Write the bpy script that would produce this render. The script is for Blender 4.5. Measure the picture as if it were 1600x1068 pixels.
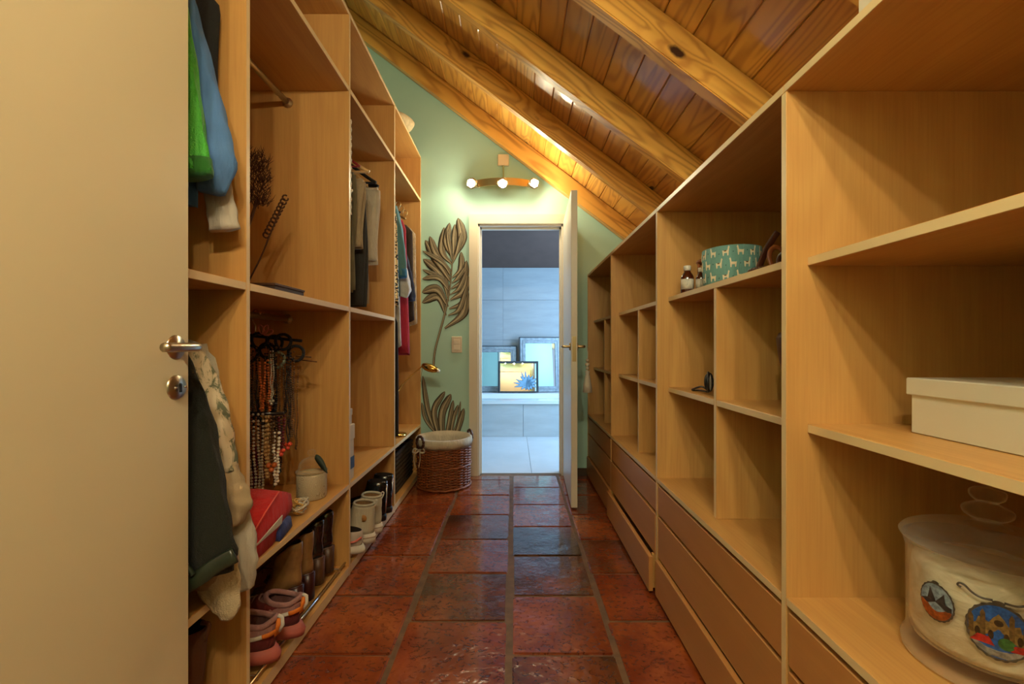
import bpy, bmesh, math, random
from mathutils import Vector, Matrix, Euler
random.seed(7)
scn = bpy.context.scene
for o in list(bpy.data.objects):
    bpy.data.objects.remove(o, do_unlink=True)
COL = scn.collection
PI = math.pi

# ------------------------------------------------------------------ camera, world, exposure
F = 681.0                       # focal length in pixels of the 1600 px wide frame
CAMZ = 1.04
cam_d = bpy.data.cameras.new('camera'); cam = bpy.data.objects.new('camera', cam_d); COL.objects.link(cam)
cam.location = (0, 0, CAMZ); cam.rotation_euler = (PI/2, 0, 0)
cam_d.sensor_fit = 'HORIZONTAL'; cam_d.sensor_width = 36.0; cam_d.lens = 36.0*F/1600
cam_d.shift_x = (800-803)/1600; cam_d.shift_y = (540-534)/1600
cam_d.clip_start = 0.01
scn.camera = cam
scn.view_settings.view_transform = 'Standard'; scn.view_settings.look = 'None'
scn.view_settings.gamma = 1.0; scn.view_settings.use_curve_mapping = False
scn.view_settings.exposure = 0.0
world = bpy.data.worlds.new('world'); scn.world = world; world.use_nodes = True
bg = world.node_tree.nodes['Background']; bg.inputs[0].default_value = (.45, .62, .85, 1); bg.inputs[1].default_value = 1.0

BULB = 330.0                    # emission of each warm bulb on the far wall
BULB_NEAR = 980.0               # the stronger bulbs of the lamp behind the camera
BULB_COL = (.98, .87, .60)
DAY = 118.0                      # daylight through the bathroom window, watts
DAY_COL = (.42, .68, 1.0)
# daylight: area light filling the bathroom window opening
ld = bpy.data.lights.new('window_daylight', 'AREA'); ld.shape = 'RECTANGLE'; ld.size = 1.5; ld.size_y = 1.3
ld.energy = DAY; ld.color = DAY_COL
lo = bpy.data.objects.new('window_daylight', ld); COL.objects.link(lo)
lo.location = (1.57, 4.6, 1.45); lo.rotation_euler = (0, PI/2, 0)

# ------------------------------------------------------------------ materials
def lin(r, g, b):
    f = lambda c: (c/255/12.92) if c/255 <= .04045 else ((c/255+.055)/1.055)**2.4
    return (f(r), f(g), f(b), 1)
def newmat(name):
    m = bpy.data.materials.new(name); m.use_nodes = True
    nt = m.node_tree; p = nt.nodes['Principled BSDF']
    return m, nt, p
def nd(nt, typ, **kw):
    n = nt.nodes.new(typ)
    for k, v in kw.items():
        if k in n.inputs.keys(): n.inputs[k].default_value = v
        else: setattr(n, k, v)
    return n
def ramp(nt, fac, stops):
    r = nt.nodes.new('ShaderNodeValToRGB'); e = r.color_ramp.elements
    while len(e) < len(stops): e.new(.5)
    for i, (pos, c) in enumerate(stops):
        e[i].position = pos; e[i].color = c
    nt.links.new(fac, r.inputs[0]); return r.outputs[0]
def mix(nt, fac, a, b, mode='MIX'):
    m = nt.nodes.new('ShaderNodeMix'); m.data_type = 'RGBA'; m.blend_type = mode
    for s, v in ((0, fac), (6, a), (7, b)):
        if hasattr(v, 'links') or hasattr(v, 'is_linked'): nt.links.new(v, m.inputs[s])
        else: m.inputs[s].default_value = v
    return m.outputs[2]
def math_(nt, op, a, b=None, clamp=False):
    m = nt.nodes.new('ShaderNodeMath'); m.operation = op; m.use_clamp = clamp
    for s, v in ((0, a), (1, b)):
        if v is None: continue
        if hasattr(v, 'is_linked'): nt.links.new(v, m.inputs[s])
        else: m.inputs[s].default_value = v
    return m.outputs[0]
def objcoord(nt, rnd=True):
    tc = nt.nodes.new('ShaderNodeTexCoord')
    if not rnd: return tc.outputs['Object']
    oi = nt.nodes.new('ShaderNodeObjectInfo')
    sc = math_(nt, 'MULTIPLY', oi.outputs['Random'], 37.0)
    va = nt.nodes.new('ShaderNodeVectorMath'); va.operation = 'ADD'
    nt.links.new(tc.outputs['Object'], va.inputs[0]); nt.links.new(sc, va.inputs[1])
    return va.outputs[0]
def mapping(nt, vec, scale):
    m = nt.nodes.new('ShaderNodeMapping'); m.inputs['Scale'].default_value = scale
    nt.links.new(vec, m.inputs[0]); return m.outputs[0]
def noise(nt, vec, scale, detail=4, rough=.55, dist=0):
    n = nd(nt, 'ShaderNodeTexNoise', Scale=scale, Detail=detail, Roughness=rough, Distortion=dist)
    nt.links.new(vec, n.inputs['Vector']); return n.outputs[0]
def bump(nt, p, h, strength=.3, dist=.002):
    b = nd(nt, 'ShaderNodeBump', Strength=strength, Distance=dist)
    nt.links.new(h, b.inputs['Height']); nt.links.new(b.outputs[0], p.inputs['Normal'])
_mats = {}
def plain(name, rgb, rough=.5, metal=0, **kw):
    if name in _mats: return _mats[name]
    m, nt, p = newmat(name)
    c = lin(*rgb)
    if kw.get('var'):
        n = noise(nt, objcoord(nt), kw.get('vscale', 6), 3)
        d = tuple(x*(1-kw['var']) for x in c[:3])+(1,)
        nt.links.new(ramp(nt, n, [(.35, d), (.65, c)]), p.inputs['Base Color'])
    else: p.inputs['Base Color'].default_value = c
    p.inputs['Roughness'].default_value = rough; p.inputs['Metallic'].default_value = metal
    if 'alpha' in kw: p.inputs['Alpha'].default_value = kw['alpha']
    if 'trans' in kw: p.inputs['Transmission Weight'].default_value = kw['trans']
    if 'coat' in kw: p.inputs['Coat Weight'].default_value = kw['coat']
    if 'sheen' in kw: p.inputs['Sheen Weight'].default_value = kw['sheen']
    _mats[name] = m; return m
def cloth(name, rgb, rough=.9, weave=900, var=.18, fold=0):
    if name in _mats: return _mats[name]
    m, nt, p = newmat(name); v = objcoord(nt)
    c = lin(*rgb); d = tuple(x*(1-var) for x in c[:3])+(1,)
    n = noise(nt, v, 9, 4)
    nt.links.new(ramp(nt, n, [(.3, d), (.7, c)]), p.inputs['Base Color'])
    w = noise(nt, v, weave, 2)
    f = noise(nt, mapping(nt, v, (1, 1, .35)), 22, 3)
    h = math_(nt, 'ADD', math_(nt, 'MULTIPLY', w, .15), f)
    bump(nt, p, h, .9, .02)
    p.inputs['Roughness'].default_value = rough; p.inputs['Sheen Weight'].default_value = .05
    _mats[name] = m; return m
AX = {'x': (0.05, 1, 1), 'y': (1, .05, 1), 'z': (1, 1, .05)}
def veneer(axis, red=False):
    name = ('alder' if red else 'beech')+'_veneer_'+axis
    if name in _mats: return _mats[name]
    m, nt, p = newmat(name); v = objcoord(nt)
    s = [1, 1, 1]; s['xyz'.index(axis)] = .16
    g = mapping(nt, v, tuple(s))
    big = noise(nt, g, 3.6, 1, .4, .25)
    rings = math_(nt, 'SINE', math_(nt, 'MULTIPLY', big, 70.0))
    rings = math_(nt, 'MULTIPLY_ADD', rings, .5); 
    rings.node.inputs[2].default_value = .5
    s2 = [1, 1, 1]; s2['xyz'.index(axis)] = .03
    fine = noise(nt, mapping(nt, v, tuple(s2)), 160, 3, .6)
    patch = noise(nt, g, 2.2, 2)
    base = ramp(nt, patch, [(.3, lin(200, 150, 84)), (.7, lin(214, 166, 98))])
    if red: base = ramp(nt, patch, [(.3, lin(184, 126, 68)), (.7, lin(196, 138, 78))])
    c = mix(nt, math_(nt, 'MULTIPLY', rings, .20), base, lin(172, 116, 60))
    c = mix(nt, math_(nt, 'MULTIPLY', ramp(nt, fine, [(.42, (0, 0, 0, 1)), (.72, (1, 1, 1, 1))]), .35), c, lin(176, 122, 66))
    nt.links.new(c, p.inputs['Base Color'])
    p.inputs['Roughness'].default_value = .42
    bump(nt, p, fine, .06, .001)
    _mats[name] = m; return m
def pine(axis, dark=False):
    name = 'varnished_pine_'+axis+('_beam' if dark else '_board')
    if name in _mats: return _mats[name]
    m, nt, p = newmat(name); v = objcoord(nt)
    s = [1, 1, 1]; s['xyz'.index(axis)] = .10
    g = mapping(nt, v, tuple(s))
    # knots: sparse elongated cells
    sk = [1, 1, 0] if axis == 'y' else [1, 0, 1]; sk['xyz'.index(axis)] = .45
    vk = mapping(nt, v, tuple(sk))
    vo = nd(nt, 'ShaderNodeTexVoronoi', Scale=4.6 if not dark else 4.0); nt.links.new(vk, vo.inputs['Vector'])
    sel = nt.nodes.new('ShaderNodeSeparateColor'); nt.links.new(vo.outputs['Color'], sel.inputs[0])
    pick = math_(nt, 'GREATER_THAN', sel.outputs[0], .52)
    wob = math_(nt, 'MULTIPLY', noise(nt, v, 30, 2), .05)
    d = math_(nt, 'ADD', vo.outputs['Distance'], wob)
    halo = math_(nt, 'MULTIPLY', ramp(nt, d, [(.0, (1, 1, 1, 1)), (.34, (0, 0, 0, 1))]), pick)
    core = math_(nt, 'MULTIPLY', ramp(nt, d, [(.095, (1, 1, 1, 1)), (.125, (0, 0, 0, 1))]), pick)
    big = noise(nt, g, 6.0, 2, .5, .3)
    ph = math_(nt, 'ADD', math_(nt, 'MULTIPLY', big, 85.0), math_(nt, 'MULTIPLY', halo, 14.0))
    rings = math_(nt, 'MULTIPLY_ADD', math_(nt, 'SINE', ph), .5); rings.node.inputs[2].default_value = .5
    oi = nt.nodes.new('ShaderNodeObjectInfo')
    base = mix(nt, oi.outputs['Random'], lin(212, 148, 62), lin(238, 184, 92))
    c = mix(nt, math_(nt, 'MULTIPLY', math_(nt, 'POWER', rings, 2.0), .52), base, lin(158, 94, 36))
    c = mix(nt, math_(nt, 'MULTIPLY', halo, .35), c, lin(128, 62, 22))
    c = mix(nt, core, c, lin(52, 24, 12))
    nt.links.new(c, p.inputs['Base Color'])
    p.inputs['Roughness'].default_value = .3 if not dark else .36
    p.inputs['Coat Weight'].default_value = .8 if not dark else .3; p.inputs['Coat Roughness'].default_value = .16
    bump(nt, p, rings, .05, .001)
    _mats[name] = m; return m
def terracotta(dark):
    name = 'glazed_terracotta'+('_burnt' if dark else '')
    if name in _mats: return _mats[name]
    m, nt, p = newmat(name); v = objcoord(nt)
    n1 = noise(nt, v, 4.5, 5, .6)
    n2 = noise(nt, v, 60, 4, .6)
    oi = nt.nodes.new('ShaderNodeObjectInfo')
    a = mix(nt, oi.outputs['Random'], lin(172, 82, 34), lin(194, 102, 46))
    b = lin(130, 52, 22)
    c = mix(nt, ramp(nt, n1, [(.35, (0, 0, 0, 1)), (.68, (1, 1, 1, 1))]), b, a)
    if dark:
        c = mix(nt, ramp(nt, noise(nt, v, 2.6, 3), [(.42, (0, 0, 0, 1)), (.72, (1, 1, 1, 1))]), lin(62, 42, 22), c)
    c = mix(nt, math_(nt, 'MULTIPLY', n2, .45), c, lin(86, 32, 14))
    # chisel dents
    dn = noise(nt, mapping(nt, v, (1, 1.5, 1)), 46, 2, .5, .7)
    dent = ramp(nt, dn, [(.58, (0, 0, 0, 1)), (.66, (1, 1, 1, 1))])
    c = mix(nt, math_(nt, 'MULTIPLY', dent, .18), c, lin(60, 26, 12))
    nt.links.new(c, p.inputs['Base Color'])
    h = math_(nt, 'SUBTRACT', math_(nt, 'MULTIPLY', noise(nt, v, 11, 3), .9), math_(nt, 'MULTIPLY', dent, .6))
    bump(nt, p, h, 1.0, .010)
    p.inputs['Roughness'].default_value = .2
    p.inputs['Coat Weight'].default_value = .8; p.inputs['Coat Roughness'].default_value = .08
    _mats[name] = m; return m
def wallpaint(name, rgb):
    m, nt, p = newmat(name); v = objcoord(nt, False)
    c = lin(*rgb); n = noise(nt, v, 3, 4)
    nt.links.new(ramp(nt, n, [(.3, tuple(x*.94 for x in c[:3])+(1,)), (.7, c)]), p.inputs['Base Color'])
    bump(nt, p, noise(nt, v, 140, 3), .12, .002); p.inputs['Roughness'].default_value = .75
    return m
def stone(name, rgb, rough=.3):
    m, nt, p = newmat(name); v = objcoord(nt); c = lin(*rgb)
    n = noise(nt, mapping(nt, v, (.5, .5, 3)), 4, 6, .65, .3)
    nt.links.new(ramp(nt, n, [(.3, tuple(x*.82 for x in c[:3])+(1,)), (.7, c)]), p.inputs['Base Color'])
    p.inputs['Roughness'].default_value = rough; return m
def gmat(name, tint):
    m, nt, p = newmat(name); out = nt.nodes['Material Output']
    tr = nt.nodes.new('ShaderNodeBsdfTransparent'); tr.inputs[0].default_value = tint; mx = nt.nodes.new('ShaderNodeMixShader')
    fr_ = nd(nt, 'ShaderNodeLayerWeight', Blend=.5); p.inputs['Base Color'].default_value = (.9, .85, .75, 1); p.inputs['Roughness'].default_value = .05; p.inputs['Metallic'].default_value = .2
    f = math_(nt, 'MULTIPLY_ADD', math_(nt, 'POWER', fr_.outputs[1], 3.0), .9, True); f.node.inputs[2].default_value = .03
    nt.links.new(f, mx.inputs[0]); nt.links.new(tr.outputs[0], mx.inputs[1]); nt.links.new(p.outputs[0], mx.inputs[2]); nt.links.new(mx.outputs[0], out.inputs[0]); return m
MINT = wallpaint('mint_wall_paint', (174, 212, 196))
WHITE = plain('white_satin_paint', (214, 205, 186), .38)
CREAMW = plain('cream_trim_paint', (216, 204, 180), .45)
BRASS = plain('brushed_brass', (186, 166, 124), .3, 1)
STEEL = plain('satin_nickel', (196, 186, 168), .28, 1)
CHROME = plain('chrome', (225, 225, 228), .12, 1)
BLACK = plain('black_plastic', (18, 17, 17), .4)
GROUT = plain('brown_grout', (122, 88, 56), .55, var=.4, vscale=20)

# ------------------------------------------------------------------ mesh helpers
WL = {}
def link(o, parent=None, loc=(0, 0, 0)):
    COL.objects.link(o); loc = Vector(loc)
    if parent is not None:
        o.parent = parent; o.location = loc - WL[parent]
    else: o.location = loc
    WL[o] = loc; return o
def thing(name, label, cat, loc=(0, 0, 0), group=None, rot=None):
    o = bpy.data.objects.new(name, None); o.empty_display_size = .05
    link(o, None, loc); o['label'] = label; o['category'] = cat
    if group: o['group'] = group
    if rot is not None: o.rotation_euler = rot
    return o
def tag(o, label, cat, group=None):
    o['label'] = label; o['category'] = cat
    if group: o['group'] = group
    return o
def struct(o):
    o['kind'] = 'structure'; return o
def mesh(name, verts, faces, mat, parent=None, loc=None, smooth=True, local=False):
    """verts in world coordinates unless local; the origin goes to loc (default parent's origin)."""
    if local: L = Vector((0, 0, 0)) if loc is None else Vector(loc)
    else:
        L = Vector(loc) if loc is not None else (WL[parent].copy() if parent is not None else sum((Vector(v) for v in verts), Vector())/max(1, len(verts)))
    me = bpy.data.meshes.new(name)
    me.from_pydata([tuple(Vector(v)-L) if not local else tuple(v) for v in verts], [], faces)
    if smooth: me.polygons.foreach_set('use_smooth', [True]*len(me.polygons))
    mats = mat if isinstance(mat, (list, tuple)) else [mat]
    for m in mats: me.materials.append(m)
    bm = bmesh.new(); bm.from_mesh(me); bmesh.ops.recalc_face_normals(bm, faces=bm.faces); bm.to_mesh(me); bm.free()
    o = bpy.data.objects.new(name, me)
    if local and parent is not None:
        COL.objects.link(o); o.parent = parent; o.location = L; WL[o] = L
        return o
    return link(o, parent, L)
def boxdata(hx, hy, hz, bev=.0012, seg=1):
    bm = bmesh.new(); bmesh.ops.create_cube(bm, size=1)
    bmesh.ops.scale(bm, vec=(2*hx, 2*hy, 2*hz), verts=bm.verts)
    if bev: bmesh.ops.bevel(bm, geom=bm.edges[:], offset=min(bev, .45*min(hx, hy, hz)*2), segments=seg, affect='EDGES')
    me = bpy.data.meshes.new('box'); bm.to_mesh(me); bm.free(); return me
def box(name, x0, x1, y0, y1, z0, z1, mat, parent=None, bev=.0012, rot=None, seg=1, edge=0):
    me = boxdata(abs(x1-x0)/2, abs(y1-y0)/2, abs(z1-z0)/2, bev, seg); me.name = name; me.materials.append(mat)
    if edge:                                 # paler colour on the front edge of the board
        me.materials.append(plain('pale_front_edge', (224, 196, 146), .4))
        for pl in me.polygons:
            if pl.normal.x*edge > .9: pl.material_index = 1
    o = bpy.data.objects.new(name, me); link(o, parent, ((x0+x1)/2, (y0+y1)/2, (z0+z1)/2))
    if rot: o.rotation_euler = rot
    return o
def boxes(name, lst, mat, parent=None):
    V, Fc = [], []
    for x0, x1, y0, y1, z0, z1 in lst:
        b = len(V)
        V += [(x, y, z) for x in (x0, x1) for y in (y0, y1) for z in (z0, z1)]
        Fc += [tuple(b+i for i in f) for f in ((0, 1, 3, 2), (4, 6, 7, 5), (0, 4, 5, 1), (2, 3, 7, 6), (0, 2, 6, 4), (1, 5, 7, 3))]
    return mesh(name, V, Fc, mat, parent, smooth=False)
def loft_data(rings, cap0=True, cap1=True):
    n = len(rings[0]); V = [tuple(p) for r in rings for p in r]; Fc = []
    for i in range(len(rings)-1):
        for j in range(n):
            k = (j+1) % n
            Fc.append((i*n+j, i*n+k, (i+1)*n+k, (i+1)*n+j))
    if cap0: Fc.append(tuple(range(n))[::-1])
    if cap1: Fc.append(tuple((len(rings)-1)*n+j for j in range(n)))
    return V, Fc
def loft(name, rings, mat, parent=None, cap0=True, cap1=True, local=False, smooth=True, loc=None):
    V, Fc = loft_data(rings, cap0, cap1)
    return mesh(name, V, Fc, mat, parent, smooth=smooth, local=local, loc=loc)
def lathe_rings(prof, cx=0, cy=0, cz=0, seg=32, fn=None):
    R = []
    for r, z in prof:
        R.append([(cx+r*math.cos(2*PI*j/seg)*(fn(j/seg, z) if fn else 1), cy+r*math.sin(2*PI*j/seg)*(fn(j/seg, z) if fn else 1), cz+z) for j in range(seg)])
    return R
def smooth_prof(prof, n=5):
    return [(max(0, q.x), q.y) for q in bez([Vector((r, z, 0)) for r, z in prof], n)]
def lathe(name, prof, c, mat, parent=None, seg=32, cap0=True, cap1=True, fn=None):
    return loft(name, lathe_rings(prof, c[0], c[1], c[2], seg, fn), mat, parent, cap0, cap1)
def tube_rings(pts, rad, seg=8, flat=None):
    P = [Vector(p) for p in pts]; R = []; up = None
    for i, p in enumerate(P):
        t = (P[min(i+1, len(P)-1)]-P[max(i-1, 0)])
        if t.length < 1e-9: t = Vector((0, 0, 1))
        t.normalize()
        if up is None:
            up = Vector((0, 1, 0)) if abs(t.y) < .8 else Vector((1, 0, 0))
        a = (up - t*up.dot(t)).normalized(); b = t.cross(a); up = a
        r = rad[i] if isinstance(rad, (list, tuple)) else rad
        ra, rb = (r, r) if flat is None else (r*flat, r)
        R.append([p+a*(ra*math.cos(2*PI*j/seg))+b*(rb*math.sin(2*PI*j/seg)) for j in range(seg)])
    return R
def tube(name, pts, rad, mat, parent=None, seg=8, flat=None, local=False, loc=None):
    return loft(name, tube_rings(pts, rad, seg, flat), mat, parent, local=local, loc=loc)
def bez(pts, n=16):
    """Catmull-Rom through the points."""
    P = [Vector(p) for p in pts]; P = [2*P[0]-P[1]]+P+[2*P[-1]-P[-2]]; out = []
    for i in range(1, len(P)-2):
        for k in range(n):
            t = k/n; a, b, c, d = P[i-1:i+3]
            out.append(.5*((2*b)+(-a+c)*t+(2*a-5*b+4*c-d)*t*t+(-a+3*b-3*c+d)*t**3))
    out.append(P[-2]); return out
def lerp(tab, t):
    for (a, va), (b, vb) in zip(tab, tab[1:]):
        if t <= b: return va+(vb-va)*(0 if b == a else max(0, (t-a)/(b-a)))
    return tab[-1][1]
ICO = None
def beads(name, pts, rads, mat, parent=None, loc=None, stretch=None):
    global ICO
    if ICO is None:
        bm = bmesh.new(); bmesh.ops.create_icosphere(bm, subdivisions=1, radius=1); bm.verts.index_update()
        ICO = ([v.co.copy() for v in bm.verts], [tuple(v.index for v in f.verts) for f in bm.faces]); bm.free()
    V, Fc = [], []
    for i, p in enumerate(pts):
        r = rads[i % len(rads)] if isinstance(rads, (list, tuple)) else rads
        b = len(V); V += [Vector(p)+c*r for c in ICO[0]]; Fc += [tuple(b+k for k in f) for f in ICO[1]]
    return mesh(name, V, Fc, mat, parent, loc=loc)

# ------------------------------------------------------------------ setting: room shell
D = 3.50                                     # far wall of the dressing room
XL, XR = -.745, .59                          # fronts of the fitted furniture
WLX, WRX = -1.37, 1.22
NEAR = -.60
TAN = .759; TH = math.atan(TAN); CT = math.cos(TH)
def zbeam(x): return 2.548 - TAN*x           # underside of the rafters
BH = .13
def zboard(x): return zbeam(x)+BH/CT
floor = struct(box('floor', WLX-.1, WRX+.1, NEAR-.1, D+.06, -.12, -.006, GROUT, bev=0))
cols = [(-.765, -.413, 1), (-.399, -.0285, 0), (-.0067, .340, 1), (.354, .700, 0)]
DARKT = {(1, 2.344), (1, 1.650), (2, 1.817), (2, 1.123), (2, 2.164)}
for ci, (x0, x1, off) in enumerate(cols):
    y = (1.650 if off == 0 else 1.470) - .347*7
    while y < D:
        a, b = max(y+.003, NEAR), min(y+.344, D-.008)
        dk = False
        for (c_, yy) in ((1, 2.344), (1, 1.650), (2, 1.817), (2, 1.123), (2, 2.164), (3, 2.0), (0, .776)):
            if c_ == ci and abs(yy-y) < .06: dk = True
        if b-a > .02:
            h = random.uniform(-.0015, .0012)
            t = box('tile', x0+random.uniform(0, .004), x1-random.uniform(0, .004), a+random.uniform(0, .003), b-random.uniform(0, .003), -.03+h, h, terracotta(dk), floor, bev=.005, seg=2)
            t.rotation_euler = (random.uniform(-.002, .002), random.uniform(-.002, .002), random.uniform(-.004, .004))
        y += .347
struct(box('wall_left', WLX-.1, WLX, NEAR-.1, D+.12, 0, 3.75, MINT, bev=0))
struct(box('wall_right', WRX, WRX+.1, NEAR-.1, D+.12, 0, 2.2, MINT, bev=0))
OX0, OX1, OZ = -.288, .396, 2.016            # doorway to the bathroom
BT = D+.12
struct(boxes('wall_back', [(WLX, OX0, D, BT, 0, 3.9), (OX1, WRX, D, BT, 0, 3.9), (OX0, OX1, D, BT, OZ, 3.9)], MINT))
struct(box('wall_front', WLX-.1, WRX+.1, NEAR-.1, NEAR, 0, 3.9, MINT, bev=0))
# wall stub on which the open entry door hangs
struct(box('wall_stub', WLX, -.745, NEAR, .07, 0, 3.08, MINT, bev=0))
struct(box('baseboard_back', OX1+.07, XR+.02, D-.012, D, 0, .06, plain('dark_skirting', (70, 58, 44), .5)))
# ceiling: slab, boards, rafters
ceil = bpy.data.objects.new('ceiling', boxdata(1.75, (D-NEAR)/2+.12, .03, 0)); ceil.data.materials.append(pine('y'))
xm = 0.0
link(ceil, None, (0+math.sin(TH)*.052, (D+NEAR)/2, zboard(0)+CT*.052)); ceil.rotation_euler = (0, TH, 0); struct(ceil)
bw = .138; n_b = 26
bd = boxdata(bw/2-.0012, (D-NEAR)/2, .009, .004); bd.name = 'ceiling_board'; bd.materials.append(pine('y'))
for i in range(n_b):
    s = -1.78 + bw*(i+.5)                    # position along the slope
    o = bpy.data.objects.new('ceiling_board', bd); COL.objects.link(o); o.parent = ceil
    o.location = (s, 0, -.040)
def rafter(y0, y1):
    L = 3.5
    me = boxdata(L/2, (y1-y0)/2, BH/2, .004, 2); me.materials.append(pine('x', True)); me.name = 'rafter'
    o = bpy.data.objects.new('rafter', me)
    c = Vector((0, (y0+y1)/2, zbeam(0)))+Vector((math.sin(TH), 0, CT))*(BH/2)
    link(o, None, c); o.rotation_euler = (0, TH, 0); return o
raf_lab = ['varnished pine rafter flush against the mint end wall above the wall lamp',
           'knotty pine rafter next in front of the one on the mint end wall',
           'third pine rafter from the mint end wall with dark knots',
           'fourth pine rafter from the mint end wall running down to the open shelves',
           'fifth pine rafter from the mint end wall', 'sixth pine rafter from the mint end wall', 'seventh pine rafter from the mint end wall']
for lab, (a, b) in zip(raf_lab, [(3.43, 3.495), (2.79, 2.85), (2.22, 2.28), (1.627, 1.687), (1.04, 1.10), (.46, .52), (-.12, -.06)]):
    tag(rafter(a, b), lab, 'rafter', 'sloping ceiling rafters')
# door frame to bathroom
fr = struct(boxes('trim_1', [(OX0-.07, OX0, D-.018, D, 0, OZ+.075), (OX1, OX1+.03, D-.018, D, 0, OZ+.075), (OX0, OX1, D-.018, D, OZ, OZ+.075)], CREAMW))
struct(boxes('trim_2', [(OX0, OX0+.014, D-.004, BT+.01, 0, OZ), (OX1-.014, OX1, D-.004, BT+.01, 0, OZ), (OX0, OX1, D-.004, BT+.01, OZ-.014, OZ)], WHITE))
struct(boxes('trim_3', [(OX0+.014, OX0+.026, D+.045, D+.075, 0, OZ-.014), (OX1-.026, OX1-.014, D+.045, D+.075, 0, OZ-.014), (OX0+.014, OX1-.014, D+.045, D+.075, OZ-.03, OZ-.014)], WHITE))
# closed entry frame on the near wall below the second lamp
struct(boxes('trim_4', [(-.50, -.43, NEAR, NEAR+.018, 0, 2.07), (.39, .46, NEAR, NEAR+.018, 0, 2.07), (-.43, .39, NEAR, NEAR+.018, 2.0, 2.07)], CREAMW))
struct(box('door_3', -.43, .39, NEAR, NEAR+.008, 0, 2.0, WHITE))

# ------------------------------------------------------------------ bathroom beyond the doorway
BY = 6.0; TUBY = 4.99; BXL, BXR = -1.15, 1.6
BSTONE = stone('pale_stone_tile', (196, 200, 204), .32); BWALL = stone('grey_stone_tile', (158, 162, 166), .4)
BWHITE = plain('white_bath_enamel', (226, 228, 230), .2)
bfl = struct(box('floor_bathroom', BXL, BXR, D+.06, BY, -.12, -.004, plain('tile_joint', (120, 122, 124), .7), bev=0))
for i in range(6):
    for j in range(2):
        x0 = .145-.6*3+i*.6; y0 = D+.065+j*1.2
        box('tile', max(x0, BXL)+.0015, min(x0+.6, BXR)-.0015, y0+.0015, min(y0+1.2, BY)-.0015, -.02, .0, BSTONE, bfl, bev=.001)
wb = struct(box('wall_bathroom_back', BXL, BXR, BY+.012, BY+.1, 0, 2.115, plain('tile_joint2', (110, 112, 116), .7), bev=0))
for i in range(3):
    for j in range(4):
        x0 = BXL+i*1.0; z0 = .02+j*.55
        box('tile', x0+.001, min(x0+1.0, BXR)-.001, BY, BY+.012, z0+.001, min(z0+.55, 2.115)-.001, BWALL, wb, bev=.001)
struct(box('wall_bathroom_left', BXL-.1, BXL, D+.06, BY+.1, 0, 3.3, BWALL, bev=0))
WY0, WY1, WZ0, WZ1 = 3.85, 5.35, .8, 2.1
struct(boxes('wall_bathroom_right', [(BXR, BXR+.1, D+.12, WY0, 0, 3.3), (BXR, BXR+.1, WY1, BY+.1, 0, 3.3), (BXR, BXR+.1, WY0, WY1, 0, WZ0), (BXR, BXR+.1, WY0, WY1, WZ1, 3.3)], BWALL))
win = struct(boxes('window_1', [(BXR, BXR+.04, WY0, WY0+.04, WZ0, WZ1), (BXR, BXR+.04, WY1-.04, WY1, WZ0, WZ1), (BXR, BXR+.04, WY0, WY1, WZ0, WZ0+.04), (BXR, BXR+.04, WY0, WY1, WZ1-.04, WZ1), (BXR, BXR+.04, (WY0+WY1)/2-.02, (WY0+WY1)/2+.02, WZ0, WZ1)], WHITE))
box('pane', BXR+.05, BXR+.055, WY0, WY1, WZ0, WZ1, plain('window_glass', (230, 240, 250), .05, trans=1.0), win, bev=0)
# dark sloping ceiling over the tub
DK = plain('dark_grey_ceiling', (88, 68, 60), .8, var=.12)
V = [(BXL-.1, BY+.1, 2.07), (BXR+.1, BY+.1, 2.07), (BXR+.1, D+.11, 3.23), (BXL-.1, D+.11, 3.23)]
V += [(x, y, z+.05) for x, y, z in V]
struct(mesh('ceiling_bathroom', V, [(0, 1, 2, 3), (4, 7, 6, 5), (0, 4, 5, 1), (1, 5, 6, 2), (2, 6, 7, 3), (3, 7, 4, 0)], DK, smooth=False))
# bathtub
tub = thing('bathtub', 'built-in bathtub with pale stone front and white deck under the mirrors', 'bathtub', (.1, TUBY, 0))
for i, (a, b) in enumerate([(BXL+.005, .105), (.108, BXR-.005)]):
    box('front_tile', a, b, TUBY, TUBY+.02, 0.0, .375, BSTONE, tub, bev=.0015)
boxes('deck', [(BXL+.003, BXR-.003, TUBY-.02, TUBY+.16, .376, .415), (BXL+.003, BXR-.003, BY-.22, BY-.003, .376, .415), (BXL+.003, -.75, TUBY+.16, BY-.22, .376, .415), (.85, BXR-.003, TUBY+.16, BY-.22, .376, .415)], BWHITE, tub)
rg = []
for z, a, b in ((.4155, .80, .31), (.4165, .78, .29), (.40, .755, .265), (.20, .66, .22), (.08, .58, .18), (.06, .4, .1)):
    rg.append([(.05+a*math.copysign(abs(math.cos(t))**.6, math.cos(t)), TUBY+.45+b*math.copysign(abs(math.sin(t))**.6, math.sin(t)), z) for t in [2*PI*k/40 for k in range(40)]])
loft('basin', rg, BWHITE, tub, cap0=False)
for k in range(3):
    lathe('tap_knob', [(.012, 0), (.012, .02), (.018, .025), (.018, .045), (.006, .05)], (-.10+.085*k, BY-.19+.0*k, .415), plain('dark_tap', (40, 44, 50), .3, .6), tub, 12)
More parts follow.
